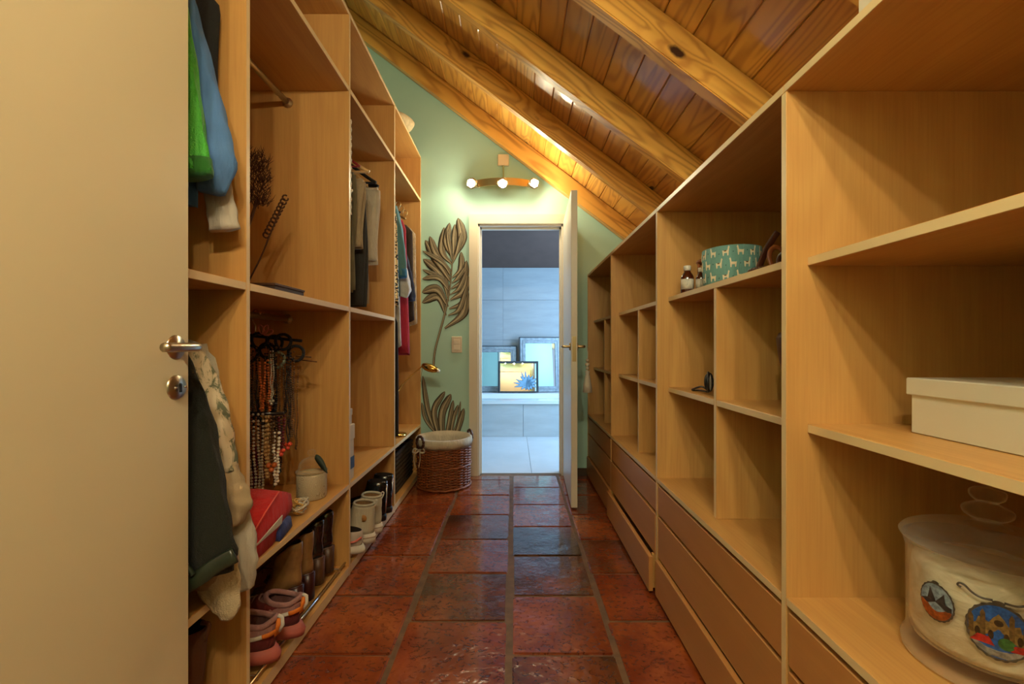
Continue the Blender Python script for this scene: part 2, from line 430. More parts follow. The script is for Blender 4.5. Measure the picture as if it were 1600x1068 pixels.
# leaning mirrors
MIR = plain('mirror_glass', (235, 238, 240), .01, 1)
FRB = plain('silver_painted_frame', (150, 160, 168), .45, .2, var=.3, vscale=25)
FRD = plain('dark_frame_edge', (54, 58, 62), .5)
def mirror(x0, x1, z0, z1, yb, fw, label, tilt, yaw, mat, depth=.03):
    """built upright in local coordinates, then leaned against the wall"""
    w, h = x1-x0, z1-z0
    t = thing('framed_mirror', label, 'mirror', ((x0+x1)/2, yb, z0), 'mirrors leaning behind the tub', (-tilt, 0, yaw))
    def lb(name, a, b, c, d, e, f, m, par=t, bev=.003):
        me = boxdata((b-a)/2, (d-c)/2, (f-e)/2, bev); me.materials.append(m)
        o = bpy.data.objects.new(name, me); COL.objects.link(o); o.parent = par; o.location = ((a+b)/2, (c+d)/2, (e+f)/2); WL[o] = Vector(); return o
    H = w/2
    lb('frame_side', -H, -H+fw, -depth, 0, 0, h, mat); lb('frame_side', H-fw, H, -depth, 0, 0, h, mat)
    lb('frame_rail', -H+fw, H-fw, -depth, 0, 0, fw, mat); lb('frame_rail', -H+fw, H-fw, -depth, 0, h-fw, h, mat)
    e = .012
    for a, b, c, d in ((-H-e, -H, 0, h+e), (H, H+e, 0, h+e), (-H, H, h, h+e)):
        lb('frame_edge', a, b, -depth*.8, 0, c, d, FRD, bev=.002)
    i = fw*.45
    if fw > .03:
        for a, b, c, d in ((-H+i, -H+i+.012, i, h-i), (H-i-.012, H-i, i, h-i), (-H+i, H-i, i, i+.012), (-H+i, H-i, h-i-.012, h-i)):
            lb('frame_bead', a, b, -depth-.006, -depth+.004, c, d, mat, bev=.002)
    lb('mirror_pane', -H+fw, H-fw, -.012, -.006, fw, h-fw, MIR, bev=0)
    return t, lb
mirror(-.62, .03, .419, 1.03, 5.90, .075, 'wide mirror in silver moulded frame leaning on tiled wall behind tub', .10, .0, FRB)
mirror(.085, .64, .419, 1.15, 5.88, .075, 'tall mirror in silver frame leaning beside the wide one behind tub', .10, .12, FRB)
m3, lb = mirror(-.20, .315, .419, .825, 5.785, .018, 'small thin-framed mirror with etched flower standing in front of two others', .13, 0, FRD, .02)
ETCH = plain('etched_flower', (128, 168, 196), .6)
ETCHD = plain('etched_flower_line', (60, 92, 120), .6)
def petal(cx, cz, ang, L, w, mat, yy):
    pts = []
    for k in range(9):
        t = k/8; hw = w*math.sin(PI*min(1, t*1.0))**.8*(1-.2*t)
        pts.append((t*L, hw))
    poly = [(a, b) for a, b in pts]+[(a, -b) for a, b in reversed(pts[1:-1])]
    ca, sa = math.cos(ang), math.sin(ang)
    P = [(cx+a*ca-b*sa, yy, cz+a*sa+b*ca) for a, b in poly]; n = len(P)
    V = P+[(x, y+.001, z) for x, y, z in P]
    return mesh('petal', V, [tuple(range(n)), tuple(range(2*n-1, n-1, -1))]+[(i, (i+1) % n, n+(i+1) % n, n+i) for i in range(n)], mat, m3, local=True, smooth=False)
for ringn, L, w in ((13, .13, .021), (9, .085, .018)):
    for k in range(ringn):
        a = 2*PI*k/ringn+(.2 if L < .1 else 0)
        l = L*(.9+.2*random.random())
        if .13-.02+l*math.cos(a) > .235: l = max(.03, (.235-.13)/max(.2, math.cos(a)))
        if .125+l*math.sin(a) < .022: l = .1
        petal(.13, .125, a, l, w*1.12, ETCHD, -.0128); petal(.13, .125, a, l*.95, w*.85, ETCH, -.0135)
for a, l in ((2.6, .16), (2.95, .17), (3.3, .16), (1.9, .19), (1.6, .2)):
    petal(.10, .10, a, l, .016, ETCHD, -.0128); petal(.10, .10, a, l*.93, .012, ETCH, -.0138)

# ------------------------------------------------------------------ doors
DOORM = plain('ivory_door_paint', (212, 198, 162), .36)
d1 = bpy.data.objects.new('door_1', None); link(d1, None, (-.72, .08, 0)); struct(d1)
box('leaf', -.74, -.70, .085, .938, .012, 2.05, DOORM, d1, bev=.0015)
hd = lathe('handle_rose', [(.0, 0), (.026, 0), (.026, .006), (.023, .009), (.010, .010), (.009, .012)], (0, 0, 0), STEEL, None, 28)
def orient_x(o, parent, loc, sgn=1):
    o.parent = parent; o.location = Vector(loc)-WL[parent]; o.rotation_euler = (0, PI/2*sgn, 0); WL[o] = Vector(loc); return o
orient_x(hd, d1, (-.70, .903, 1.037))
pts = bez([(-.693, .903, 1.037), (-.668, .903, 1.037), (-.652, .896, 1.037), (-.645, .878, 1.037), (-.642, .84, 1.037), (-.642, .800, 1.037)], 6)
tube('lever', pts, [.0085]*8+[.0092]*(len(pts)-9)+[.0088], STEEL, d1, 14)
kr = lathe('keyhole_rose', [(0, 0), (.026, 0), (.026, .005), (.023, .009), (0, .0092)], (0, 0, 0), STEEL, None, 28)
orient_x(kr, d1, (-.70, .903, .954))
kh = lathe('keyhole', [(0, 0), (.004, 0), (.004, .0015), (0, .0015)], (0, 0, 0), BLACK, None, 12)
orient_x(kh, d1, (-.6906, .903, .959))
box('keyhole_slot', -.6915, -.689, .9005, .9055, .944, .958, BLACK, d1, bev=0)
for yy in (.893-.003, .916):
    lathe('rose_screw', [(0, -.002), (.003, -.002), (.003, .002), (0, .002)], (-.6906, yy, .954), CHROME, d1, 8)
# bathroom door, opened towards the camera
d2 = bpy.data.objects.new('door_2', None); link(d2, None, (OX1-.002, D-.02, 0)); struct(d2)
ang = math.atan2(.030, .70)
d2.rotation_euler = (0, 0, -ang)
def lbox(name, a, b, c, d, e, f, m, par, bev=.0015):
    me = boxdata((b-a)/2, (d-c)/2, (f-e)/2, bev); me.materials.append(m); me.name = name
    o = bpy.data.objects.new(name, me); COL.objects.link(o); o.parent = par; o.location = ((a+b)/2, (c+d)/2, (e+f)/2); WL[o] = Vector(); return o
lbox('leaf', 0, .04, -.71, 0, .012, 2.03, WHITE, d2)
for s in (-1, 1):
    x0 = 0 if s < 0 else .04
    loft('lever', tube_rings(bez([(x0, -.655, 1.035), (x0+s*.04, -.655, 1.035), (x0+s*.05, -.64, 1.035), (x0+s*.05, -.55, 1.035)], 5), .009, 10), BRASS, d2, local=True)
    loft('handle_rose', [[(x0+s*t, -.655+r*math.cos(2*PI*k/20), 1.035+r*math.sin(2*PI*k/20)) for k in range(20)] for t, r in ((0, .025), (.008, .025), (.009, .01))], BRASS, d2, local=True)
lbox('latch_plate', .008, .032, -.7112, -.709, .94, 1.10, BRASS, d2, 0)
# tassel on the outer lever
ts = thing('tassel', 'white cotton tassel with beads hanging from the bathroom door handle', 'tassel', (.478, 2.86, .80))
CORDM = cloth('white_cotton', (226, 216, 196))
tube('cord', bez([(.470, 2.865, 1.045), (.484, 2.86, 1.0), (.482, 2.86, .93)], 6), .0022, CORDM, ts, 6)
beads('bead', [(.482, 2.86, .945), (.482, 2.86, .917), (.482, 2.86, .893)], [.012, .016, .013], plain('shell_bead', (214, 196, 170), .5), ts)
lathe('skirt', [(.004, .145), (.016, .14), (.013, .118), (.016, .11), (.026, .05), (.032, 0), (.0, .002)], (.482, 2.86, .735), CORDM, ts, 22, fn=lambda a, z: 1+.10*math.sin(a*2*PI*11))

# ------------------------------------------------------------------ left wardrobe
T = .018
VZ, VY, VX = veneer('z'), veneer('y'), veneer('x')
LB = -1.35                                   # back of the left wardrobe
wd = thing('open_wardrobe', 'tall open beech wardrobe with hanging bays and shoe shelves along the mint wall', 'wardrobe', (XL-.3, 1.98, 0))
LP = [.466, 1.222, 1.978, 2.724, 3.486]
ZTOP = 2.555
for yc in LP: box('upright', LB+.01, XL, yc-T/2, yc+T/2, 0, ZTOP, VZ, wd, edge=1)
for a, b in zip(LP, LP[1:]):
    y0, y1 = a+T/2, b-T/2
    box('back_panel', LB, LB+.009, y0, y1, .045, ZTOP, VZ, wd, bev=0)
    box('top_board', LB+.01, XL, y0, y1, ZTOP-T, ZTOP, VY, wd, edge=1)
    box('shelf', LB+.01, XL, y0, y1, 2.190, 2.212, VY, wd, edge=1)
    box('shelf', LB+.01, XL, y0, y1, .393, .415, VY, wd, edge=1)
    box('base_board', LB+.01, XL, y0, y1, 0.005, .045, VY, wd, edge=1)
for a, b in list(zip(LP, LP[1:]))[:3]:
    box('shelf', LB+.01, XL, a+T/2, b-T/2, 1.195, 1.217, VY, wd, edge=1)
def rod(y0, y1, x, z):
    tube('hanging_rod', [(x, y0, z), (x, y1, z)], .0125, plain('champagne_aluminium', (204, 190, 158), .3, .9), wd, 14)
    for yy, s in ((y0, 1), (y1, -1)):
        r = [[(x+rr*math.cos(2*PI*k/16), yy+s*t, z+rr*math.sin(2*PI*k/16)) for k in range(16)] for t, rr in ((0, .022), (.008, .022), (.009, .015), (.016, .015))]
        loft('rod_socket', r, plain('champagne_aluminium', (204, 190, 158), .3, .9), wd)
RX = -1.02
for i in range(4): rod(LP[i]+T/2, LP[i+1]-T/2, RX, 2.135 if i else 2.14)
for i in (0, 1): rod(LP[i]+T/2, LP[i+1]-T/2, RX, 1.160)

# ------------------------------------------------------------------ right shelving with drawers
RB = 1.20
sh = thing('open_shelving', 'low open beech shelving with three rows of drawers under the sloping ceiling', 'shelving', (XR+.3, 1.8, 0))
RP = [.102, .953, 1.804, 2.655, 3.486]
RTOP = 1.61
for yc in RP: box('upright', XR, RB-.01, yc-T/2, yc+T/2, 0, RTOP-T if yc > .2 else RTOP, VZ, sh, edge=-1)
DK_IN = plain('drawer_gap', (60, 38, 18), .7)
for i, (a, b) in enumerate(zip(RP, RP[1:])):
    y0, y1 = a+T/2, b-T/2
    box('top_board', XR, RB-.01, a-T/2+.0005+(.0 if i == 0 else T*.5), b+(T/2 if i == 3 else 0), RTOP-T, RTOP, VY, sh, edge=-1)
    box('back_panel', RB-.01, RB, y0, y1, 0, RTOP-T, VZ, sh, bev=0)
    z1 = 1.222 if i else 1.213
    box('shelf', XR+.046, RB-.01, y0, y1, z1, z1+.019, VY, sh, edge=-1)
    box('drawer_top', XR, RB-.01, y0, y1, .478, .496, VY, sh, edge=-1)
    ym = (y0+y1)/2
    if i:
        box('divider', XR+.046, RB-.01, ym-T/2, ym+T/2, .496, z1, VZ, sh, edge=-1)
        box('shelf', XR+.046, RB-.01, y0, ym-T/2, .851, .870, VY, sh, edge=-1)
        box('shelf', XR+.046, RB-.01, ym+T/2, y1, .851, .870, VY, sh, edge=-1)
    else:
        box('shelf', XR+.046, RB-.01, y0, y1, .852, .871, VY, sh, edge=-1)
    for k, (za, zb, out) in enumerate(((.350, .466, 0), (.172, .338, .0), (.018, .162, .012))):
        if i == 2 and k == 2: out = .030
        if i == 2 and k == 1: out = .004
        dr = box('drawer', XR+.002-out, XR+.020-out, y0+.003, y1-.003, za, zb, veneer('y', True), sh, bev=.0015)
        if i == 2 and k == 2: zb += .02
        boxes('drawer_box', [(XR+.020-out, RB-.05, y0+.012, y0+.026, za+.01, zb-.012), (XR+.020-out, RB-.05, y1-.026, y1-.012, za+.01, zb-.012), (XR+.020-out, RB-.05, y0+.026, y1-.026, za+.01, za+.02)], VX, dr)

# ------------------------------------------------------------------ wall lamps (3 warm bulbs each)
def emission(name, col, strength):
    m = bpy.data.materials.new(name); m.use_nodes = True; nt = m.node_tree
    e = nt.nodes.new('ShaderNodeEmission'); e.inputs[0].default_value = (*col, 1); e.inputs[1].default_value = strength
    nt.links.new(e.outputs[0], nt.nodes['Material Output'].inputs[0]); return m
def wall_lamp(cx, ywall, s, zc, label, zplate, power):
    """s=+1 when the lamp faces -Y (hangs on the far wall)"""
    BULBM = emission('warm_bulb_glow', BULB_COL, power)
    t = thing('wall_lamp', label, 'lamp', (cx, ywall, zc), 'three-bulb wall lamps')
    f = lambda d: ywall-s*d
    box('mount_plate', cx-.045, cx+.045, min(f(0), f(.02)), max(f(0), f(.02)), zc+zplate-.045, zc+zplate+.045, plain('pale_brass', (220, 206, 176), .4, .1), t, bev=.004)
    tube('stem', [(cx, f(.012), zc+zplate-.04), (cx, f(.02), zc+.06), (cx, f(.10), zc+.03)], .007, plain('mint_stem', (170, 190, 150), .5), t, 8)
    pts = []
    R = []
    for k in range(25):
        u = -1+2*k/24; x = cx+u*.225; y = f(.115-.06*u*u)
        R.append([(x, y-s*.004, zc-.026), (x, y-s*.004, zc+.030), (x, y+s*.004, zc+.030), (x, y+s*.004, zc-.026)])
    loft('curved_bar', R, BRASS, t, smooth=False)
    for k, u in enumerate((-1, 0, 1)):
        x = cx+u*.205; y = f(.115-.06*u*u)
        hx = cx+u*.235; hy = f(.185-.035*abs(u)); hz = zc-.028-(.010 if u == 0 else 0)
        # bracket + socket + bulb
        box('bracket', x-.022, x+.022, y-.012-s*.004, y+.012-s*.004, zc-.024, zc+.026, plain('pale_brass', (220, 206, 176), .4, .1), t, bev=.002)
        dirv = Vector((hx-x, hy-y, hz-zc)).normalized()
        a = Vector((x, y, zc)); c = Vector((hx, hy, hz))
        so = tube('socket', [a+dirv*.004, a+dirv*.02, c-dirv*.022, c-dirv*.004, c+dirv*.010], [.010, .017, .026, .0375, .041], BRASS, t, 18)
        bl = beads('bulb', [c+dirv*.024], .033, BULBM, t)
    return t
wall_lamp(-.085, D, 1, 2.315, 'brass three-bulb wall lamp on mint wall above the bathroom doorway', .21, BULB)
wall_lamp(.0, NEAR, -1, 2.26, 'brass three-bulb wall lamp on the wall above the closed white door', .13, BULB_NEAR)
# light switch
sw = thing('light_switch', 'cream double rocker light switch on mint wall beside the doorway', 'switch', (-.458, D-.01, 1.05))
CRP = plain('cream_switch_plastic', (214, 198, 172), .4)
box('plate', -.500, -.416, D-.010, D, .985, 1.115, CRP, sw, bev=.004)
box('rocker', -.482, -.434, D-.015, D-.010, 1.008, 1.048, plain('cream_rocker', (222, 208, 184), .35), sw, bev=.002)
box('rocker', -.482, -.434, D-.015, D-.010, 1.052, 1.092, plain('cream_rocker', (222, 208, 184), .35), sw, bev=.002)

# ------------------------------------------------------------------ mural on the far wall
def muralmat():
    m, nt, p = newmat('painted_leaf')
    uv = nt.nodes.new('ShaderNodeUVMap'); sp = nt.nodes.new('ShaderNodeSeparateXYZ'); nt.links.new(uv.outputs[0], sp.inputs[0])
    tc = objcoord(nt)
    n = noise(nt, mapping(nt, uv.outputs[0], (5, .6, 1)), 3, 4, .6, .2)
    f = math_(nt, 'ADD', sp.outputs[0], math_(nt, 'MULTIPLY', math_(nt, 'SUBTRACT', n, .5), .9))
    c = ramp(nt, f, [(.05, lin(62, 54, 40)), (.20, lin(142, 128, 98)), (.40, lin(82, 72, 54)), (.60, lin(200, 184, 146)), (.78, lin(106, 92, 68)), (.97, lin(52, 46, 34))])
    nt.links.new(c, p.inputs['Base Color']); p.inputs['Roughness'].default_value = .7
    return m
LEAFM = muralmat()
def mz(zx, zy, yy=D-.002):                   # mural drawing units -> metres on the wall
    px, py = 650+zx*.3464, 330+zy*.3464
    return Vector(((px-803)/F*D, yy, CAMZ-(py-540)/F*D))
def blade(name, pts, wmax, parent, prof, depth):
    P = bez([mz(*p) for p in pts], 10); n = len(P); V = []; Fc = []; UV = []
    wm = wmax*.3464/F*D
    for i, p in enumerate(P):
        t = i/(n-1); tg = (P[min(i+1, n-1)]-P[max(i-1, 0)]).normalized(); nrm = Vector((-tg.z, 0, tg.x))
        w = wm*lerp(prof, t)*.5
        for k in range(5):
            q = p+nrm*w*(k/2-1); q.y = D-depth; V.append(q); UV.append((k/4, t))
    for i in range(n-1):
        for k in range(4): Fc.append((i*5+k, i*5+k+1, (i+1)*5+k+1, (i+1)*5+k))
    b = len(V); V += [Vector((v.x, D, v.z)) for v in V[:b]]; UV += UV[:b]
    for i in range(n-1):
        for k in (0, 4): Fc.append((i*5+k, (i+1)*5+k, b+(i+1)*5+k, b+i*5+k))
    o = mesh(name, V, Fc, LEAFM, parent, loc=WL[parent])
    ul = o.data.uv_layers.new(name='UVMap')
    for l in o.data.loops: ul.data[l.index].uv = UV[l.vertex_index]
    return o
LP_ = [(0, .18), (.2, .5), (.55, 1), (.82, .85), (.95, .4), (1, .05)]
mu = thing('leaf_mural', 'large brown palm leaf painted on the mint wall above the light switch', 'mural', mz(130, 700))
blade('stem', [(78, 720), (88, 620), (128, 470), (155, 330), (166, 200)], 11, mu, [(0, .9), (.5, .9), (1, .4)], .0050)
for i, (a, b, c, w) in enumerate([((135, 470), (100, 385), (27, 412), 26), ((145, 430), (95, 352), (27, 365), 28), ((152, 380), (112, 280), (33, 215), 30), ((158, 320), (100, 225), (42, 130), 30),
        ((162, 275), (92, 190), (62, 112), 22), ((164, 240), (118, 180), (127, 72), 22), ((166, 215), (138, 140), (152, 52), 24), ((168, 205), (172, 130), (176, 58), 18), ((168, 215), (207, 125), (190, 30), 30),
        ((164, 300), (203, 260), (204, 182), 20), ((158, 350), (214, 310), (228, 222), 22), ((155, 400), (215, 360), (232, 285), 26), ((150, 440), (212, 412), (230, 345), 22), ((130, 528), (212, 462), (231, 365), 26), ((160, 295), (120, 232), (30, 178), 16), ((148, 405), (118, 312), (30, 262), 18), ((152, 360), (100, 300), (28, 305), 18), ((161, 325), (190, 300), (222, 250), 14), ((156, 375), (196, 345), (231, 262), 14), ((145, 470), (196, 440), (231, 330), 16), ((166, 235), (190, 170), (205, 95), 14), ((164, 225), (150, 150), (140, 82), 14)]):
    blade('leaflet', [a, b, c], w*1.6, mu, LP_, .0012+.00015*i)
mu2 = thing('leaf_mural', 'cluster of upright brown leaf blades painted on the mint wall behind the basket', 'mural', mz(120, 1010))
for i, (a, b, c, w) in enumerate([((100, 1015), (55, 900), (30, 742), 20), ((100, 1010), (45, 940), (26, 862), 14), ((105, 1020), (82, 900), (130, 812), 24), ((118, 1020), (118, 910), (157, 824), 30), ((135, 1020), (152, 940), (168, 852), 19),
        ((155, 1020), (170, 935), (190, 872), 15), ((158, 1020), (188, 950), (201, 856), 10), ((175, 1025), (195, 965), (216, 888), 22)]):
    blade('leaf_blade', [a, b, c], w*1.25, mu2, [(0, .6), (.3, .9), (.7, 1), (.92, .7), (1, .15)], .0012+.0002*i)

# ------------------------------------------------------------------ wicker laundry basket
bx, by, br, bh = -.525, 3.275, .197, .345
bk = thing('wicker_basket', 'round brown wicker laundry basket with cream cloth liner in the corner', 'basket', (bx, by, 0))
WICK = plain('brown_wicker', (158, 86, 38), .42, var=.45, vscale=30)
NS = 24
def brad(z): return br*(.955+.045*z/bh)
lathe('bottom', [(0, .008), (br*.93, .008), (br*.93, .02), (0, .02)], (bx, by, 0), WICK, bk, 32)
stake_pts = lambda a: [(bx+brad(z)*math.cos(a), by+brad(z)*math.sin(a), z) for z in (.008, .1, .2, .3, bh)]
for k in range(NS):
    tube('stake', stake_pts(2*PI*k/NS), .0055, WICK, bk, 6)
nrow = 34
for r in range(nrow):
    z = .016+r*(bh-.03)/(nrow-1); V, n = [], NS*4
    P = []
    for k in range(n):
        a = 2*PI*k/n; rr = brad(z)+.0065*math.cos(a*NS/2+(r % 2)*PI)
        P.append((bx+rr*math.cos(a), by+rr*math.sin(a), z+.0015*math.sin(a*NS+r)))
    sec = 5; V = []; Fc = []
    for k in range(n):
        a = 2*PI*k/n
        for j in range(sec):
            b = 2*PI*j/sec; V.append((P[k][0]+.0048*math.cos(b)*math.cos(a), P[k][1]+.0048*math.cos(b)*math.sin(a), P[k][2]+.0053*math.sin(b)))
    for k in range(n):
        for j in range(sec):
            k2, j2 = (k+1) % n, (j+1) % sec; Fc.append((k*sec+j, k2*sec+j, k2*sec+j2, k*sec+j2))
    mesh('weave_row', V, Fc, WICK, bk)
for z, rr in ((.012, .011), (.165, .0075)):
    pts = [(bx+(brad(z)+.009)*math.cos(2*PI*k/64), by+(brad(z)+.009)*math.sin(2*PI*k/64), z+.002*math.sin(k*1.6)) for k in range(65)]
    tube('plaited_band', pts, rr*.75, WICK, bk, 7)
LIN = cloth('cream_cotton_liner', (214, 200, 172), .9, 600, .12)
def linf(a, z): return 1+.012*math.sin(a*2*PI*9+z*40)
lathe('liner', [(br*.0, .032), (br*.82, .032), (br*.86, .06), (br*.90, .2), (br*.915, bh-.02), (br*.98, bh+.022), (br*1.05, bh+.018), (br*1.065, bh-.01), (br*1.05, bh-.045), (br*1.045, bh-.043)], (bx, by, 0), LIN, bk, 60, False, False, linf)
for s, a0 in ((0, -2.35), (1, .5)):
    c = Vector((bx+(br+.012)*math.cos(a0), by+(br+.012)*math.sin(a0), bh+.002)); tg = Vector((-math.sin(a0), math.cos(a0), 0))
    pts = [c+tg*(.042*math.cos(u))+Vector((0, 0, .042*math.sin(u))) for u in [2*PI*k/28 for k in range(29)]]
    tube('handle', pts, [.010+.002*math.sin(k*2.2) for k in range(29)], plain('dark_wicker', (76, 40, 20), .45, var=.4, vscale=40), bk, 8)
a0 = -2.35; c = Vector((bx+(br+.022)*math.cos(a0), by+(br+.022)*math.sin(a0), bh-.055))
for s in (-1, 1):
    tube('tie_cord', bez([c, c+Vector((s*.012-.005, -.02, .012)), c+Vector((s*.022-.01, -.022, -.05)), c+Vector((s*.012-.012, -.012, -.12))], 6), .003, LIN, bk, 6)
for s in (-1, 1):
    tube('bow_loop', bez([c, c+Vector((s*.028, -.015, .018)), c+Vector((s*.042, -.012, -.006)), c+Vector((s*.02, -.014, -.012)), c], 6), .006, LIN, bk, 8, .4)

# ------------------------------------------------------------------ garments
WOODH = plain('pale_wood_hanger', (206, 168, 112), .45)
def hanger(y, name, label, mat, xf=-.80, xb=-1.24, z=2.147, bar=True, r=.007, drop=.17, hookmat=None, group='hangers on the wardrobe rods'):
    t = thing(name, label, 'hanger', (RX, y, z), group)
    hp = [Vector((RX+.018*math.sin(u), y, z-.016+.018*math.cos(u)+.0)) for u in [(-1.9+3.6*k/10) for k in range(11)]]
    hp += [Vector((RX+.004, y, z-.05)), Vector((RX, y, z-.075))]
    tube('hook', hp, .0026, hookmat or CHROME, t, 6)
    zn = z-.075
    for xe in (xf, xb):
        pts = bez([(RX, y, zn), (RX+(xe-RX)*.35, y, zn-.02), (RX+(xe-RX)*.8, y, zn-(drop-.075)*.75), (xe, y, zn-(drop-.075))], 5)
        tube('shoulder_arm', pts, r, mat, t, 8)
    if bar: tube('crossbar', [(xb+.01, y, zn-(drop-.075)), (xf-.01, y, zn-(drop-.075))], r*.7, mat, t, 8)
    return t
def garment(name, label, cat, y, zt, zb, xf, xb, mat, group, thick=.028, top=.10, seed=0, neck=.06, xfb=None, xbb=None, wav=.10):
    """hanging garment: spans xb..xf at the shoulder, xbb..xfb at the hem; wrinkled loft from shoulders to hem"""
    rnd = random.Random(seed+int(y*1000)); ph = rnd.uniform(0, 6); k1 = rnd.choice((5, 6, 7))
    xfb = xf if xfb is None else xfb; xbb = xb if xbb is None else xbb
    t = thing(name, label, cat, ((xf+xb)/2, y, zb), group)
    R = []; n = 36; m = 16
    for i in range(m+1):
        u = i/m; z = zt-(zt-zb)*u
        s = min(1, (u*(zt-zb))/top); s = math.sin(s*PI/2)**.7
        cx = (xf+xb)/2+((xfb+xbb)/2-(xf+xb)/2)*u
        hw0 = (xf-xb)/2; hw1 = (xfb-xbb)/2
        hw = neck+(hw0-neck)*s if u*(zt-zb) < top else hw0+(hw1-hw0)*u
        th = thick*(.45+.55*min(1, u*3))
        ring = []
        for j in range(n):
            a = 2*PI*j/n; c, sn = math.cos(a), math.sin(a)
            w = 1+wav*min(1, u*2)*math.sin(k1*a+ph+u*1.5)+.05*math.sin(11*a+ph*2)
            ring.append((cx+hw*math.copysign(abs(c)**.7, c), y+th*sn*w+.008*math.sin(u*5+ph), z+(.012*math.sin(3*a+ph) if i == m else 0)))
        R.append(ring)
    loft('body', R, mat, t)
    return t
def sleeve(t, pts, rad, mat, flat=.6, name='sleeve', seed=1, cuff=None):
    P = bez(pts, 7); n = len(P); rd = [lerp([(i/(len(rad)-1), r) for i, r in enumerate(rad)], k/(n-1)) for k in range(n)]
    rings = tube_rings(P, rd, 22, flat); rr = random.Random(seed); ph = rr.uniform(0, 6)
    for i, r in enumerate(rings):
        c = P[i]
        for j in range(len(r)):
            w = 1+.09*math.sin(5*2*PI*j/22+ph+i*.22)+.05*math.sin(i*1.3+ph+2*2*PI*j/22)
            r[j] = c+(r[j]-c)*w
    o = loft(name, rings, mat, t)
    if cuff:
        loft('cuff', tube_rings(P[-3:]+[P[-1]+(P[-1]-P[-2])*.6], [x*1.06 for x in rd[-3:]]+[rd[-1]*1.02], 20, flat), cuff, t)
    return o
G0 = 'clothes hanging behind the open ivory door'
# bay behind the open ivory door, upper rod
t = garment('green_blouse', 'bright green satin blouse hanging beside a blue sleeve behind the ivory door', 'blouse', 1.035, 2.05, 1.45, -.80, -1.22, cloth('green_satin', (66, 176, 48), .5, 300), G0, xfb=-.775)
sleeve(t, [(-.83, 1.035, 1.96), (-.795, 1.035, 1.75), (-.768, 1.03, 1.56), (-.752, 1.025, 1.445)], [.03, .032, .036, .042], cloth('green_satin', (66, 176, 48)), .55, cuff=cloth('dark_green_satin', (38, 120, 36), .5))
t = garment('blue_shirt', 'sky blue shirt with full gathered sleeve hanging behind the ivory door', 'shirt', 1.105, 2.05, 1.40, -.82, -1.22, cloth('sky_blue_cotton', (92, 142, 206), .8), G0, thick=.016, xfb=-.80)
sleeve(t, [(-.85, 1.105, 1.97), (-.815, 1.105, 1.80), (-.778, 1.105, 1.62), (-.757, 1.10, 1.50), (-.765, 1.10, 1.425)], [.022, .034, .046, .054, .030], cloth('sky_blue_cotton', (92, 142, 206)), .7, seed=4)
t = garment('black_jacket', 'black jacket hanging against the upright beside the blue shirt', 'jacket', 1.186, 2.05, 1.62, -.80, -1.22, cloth('black_knit', (30, 28, 26), .95), G0, thick=.014)
t = garment('white_shirt', 'white shirt whose cuff shows below the blue sleeve', 'shirt', 1.143, 2.03, 1.40, -.86, -1.20, cloth('white_linen', (214, 204, 186), .9), G0, thick=.013)
sleeve(t, [(-.86, 1.145, 1.75), (-.80, 1.15, 1.55), (-.775, 1.15, 1.42), (-.765, 1.15, 1.345)], [.03, .034, .036, .038], cloth('white_linen', (214, 204, 186)), .5, seed=9)
# same bay, lower rod: coats spilling over the shelf edge
LG = 'coats on the lower rod behind the ivory door'
def printed():
    m, nt, p = newmat('palm_print_cotton'); v = objcoord(nt)
    n = noise(nt, mapping(nt, v, (1, 1, .6)), 26, 5, .7, 1.6)
    c = mix(nt, ramp(nt, n, [(.50, (0, 0, 0, 1)), (.58, (1, 1, 1, 1))]), lin(204, 188, 158), lin(104, 108, 84))
    nt.links.new(c, p.inputs['Base Color']); p.inputs['Roughness'].default_value = .9; return m
PRN = printed(); BEI = cloth('beige_wool', (196, 172, 134), .95, 700); WHD = cloth('white_denim', (206, 198, 180), .9, 700)
OLV = cloth('dark_olive_wool', (26, 29, 18), .9, 500, .6); LEA = plain('dark_green_leather', (42, 50, 36), .3, var=.4, vscale=30)
t = garment('white_denim_jacket', 'white denim jacket with a stud hanging against the first upright', 'jacket', 1.175, 1.085, .47, -.80, -1.22, WHD, LG, thick=.016, xfb=-.76)
sleeve(t, [(-.86, 1.175, 1.04), (-.83, 1.175, .90), (-.775, 1.165, .70), (-.738, 1.155, .55), (-.728, 1.15, .46), (-.712, 1.15, .398)], [.03, .032, .040, .048, .048, .026], WHD, .55, seed=3)
beads('stud', [(-.728, 1.122, .47)], .007, STEEL, t)
t = garment('printed_jacket', 'beige jacket with grey palm leaf print on its shoulder beside the dark coat', 'jacket', 1.125, 1.085, .55, -.82, -1.22, BEI, LG, thick=.016, xfb=-.78)
sleeve(t, [(-.86, 1.12, 1.045), (-.81, 1.11, .99), (-.775, 1.105, .90), (-.757, 1.105, .81), (-.742, 1.105, .72)], [.02, .036, .042, .042, .042], PRN, .6, 'printed_sleeve', seed=5)
sleeve(t, [(-.744, 1.105, .735), (-.727, 1.105, .68), (-.716, 1.105, .64), (-.722, 1.105, .59)], [.041, .045, .048, .030], BEI, .6, 'sleeve_end', seed=6)
t = garment('beige_coat', 'beige wool coat with rounded hem falling over the shelf edge', 'coat', 1.08, 1.085, .50, -.82, -1.22, BEI, LG, thick=.016, xfb=-.80)
sleeve(t, [(-.80, 1.075, .80), (-.770, 1.07, .66), (-.730, 1.065, .50), (-.702, 1.06, .412), (-.700, 1.06, .374)], [.036, .050, .060, .036, .012], cloth('cream_bouclé', (200, 180, 144), .98, 300), .42, 'hem_flap', seed=8)
sleeve(t, [(-.80, 1.05, .74), (-.775, 1.05, .62), (-.752, 1.045, .50), (-.748, 1.045, .455)], [.034, .044, .050, .014], cloth('taupe_wool', (158, 132, 98), .98, 500), .42, 'pocket_flap', seed=18)
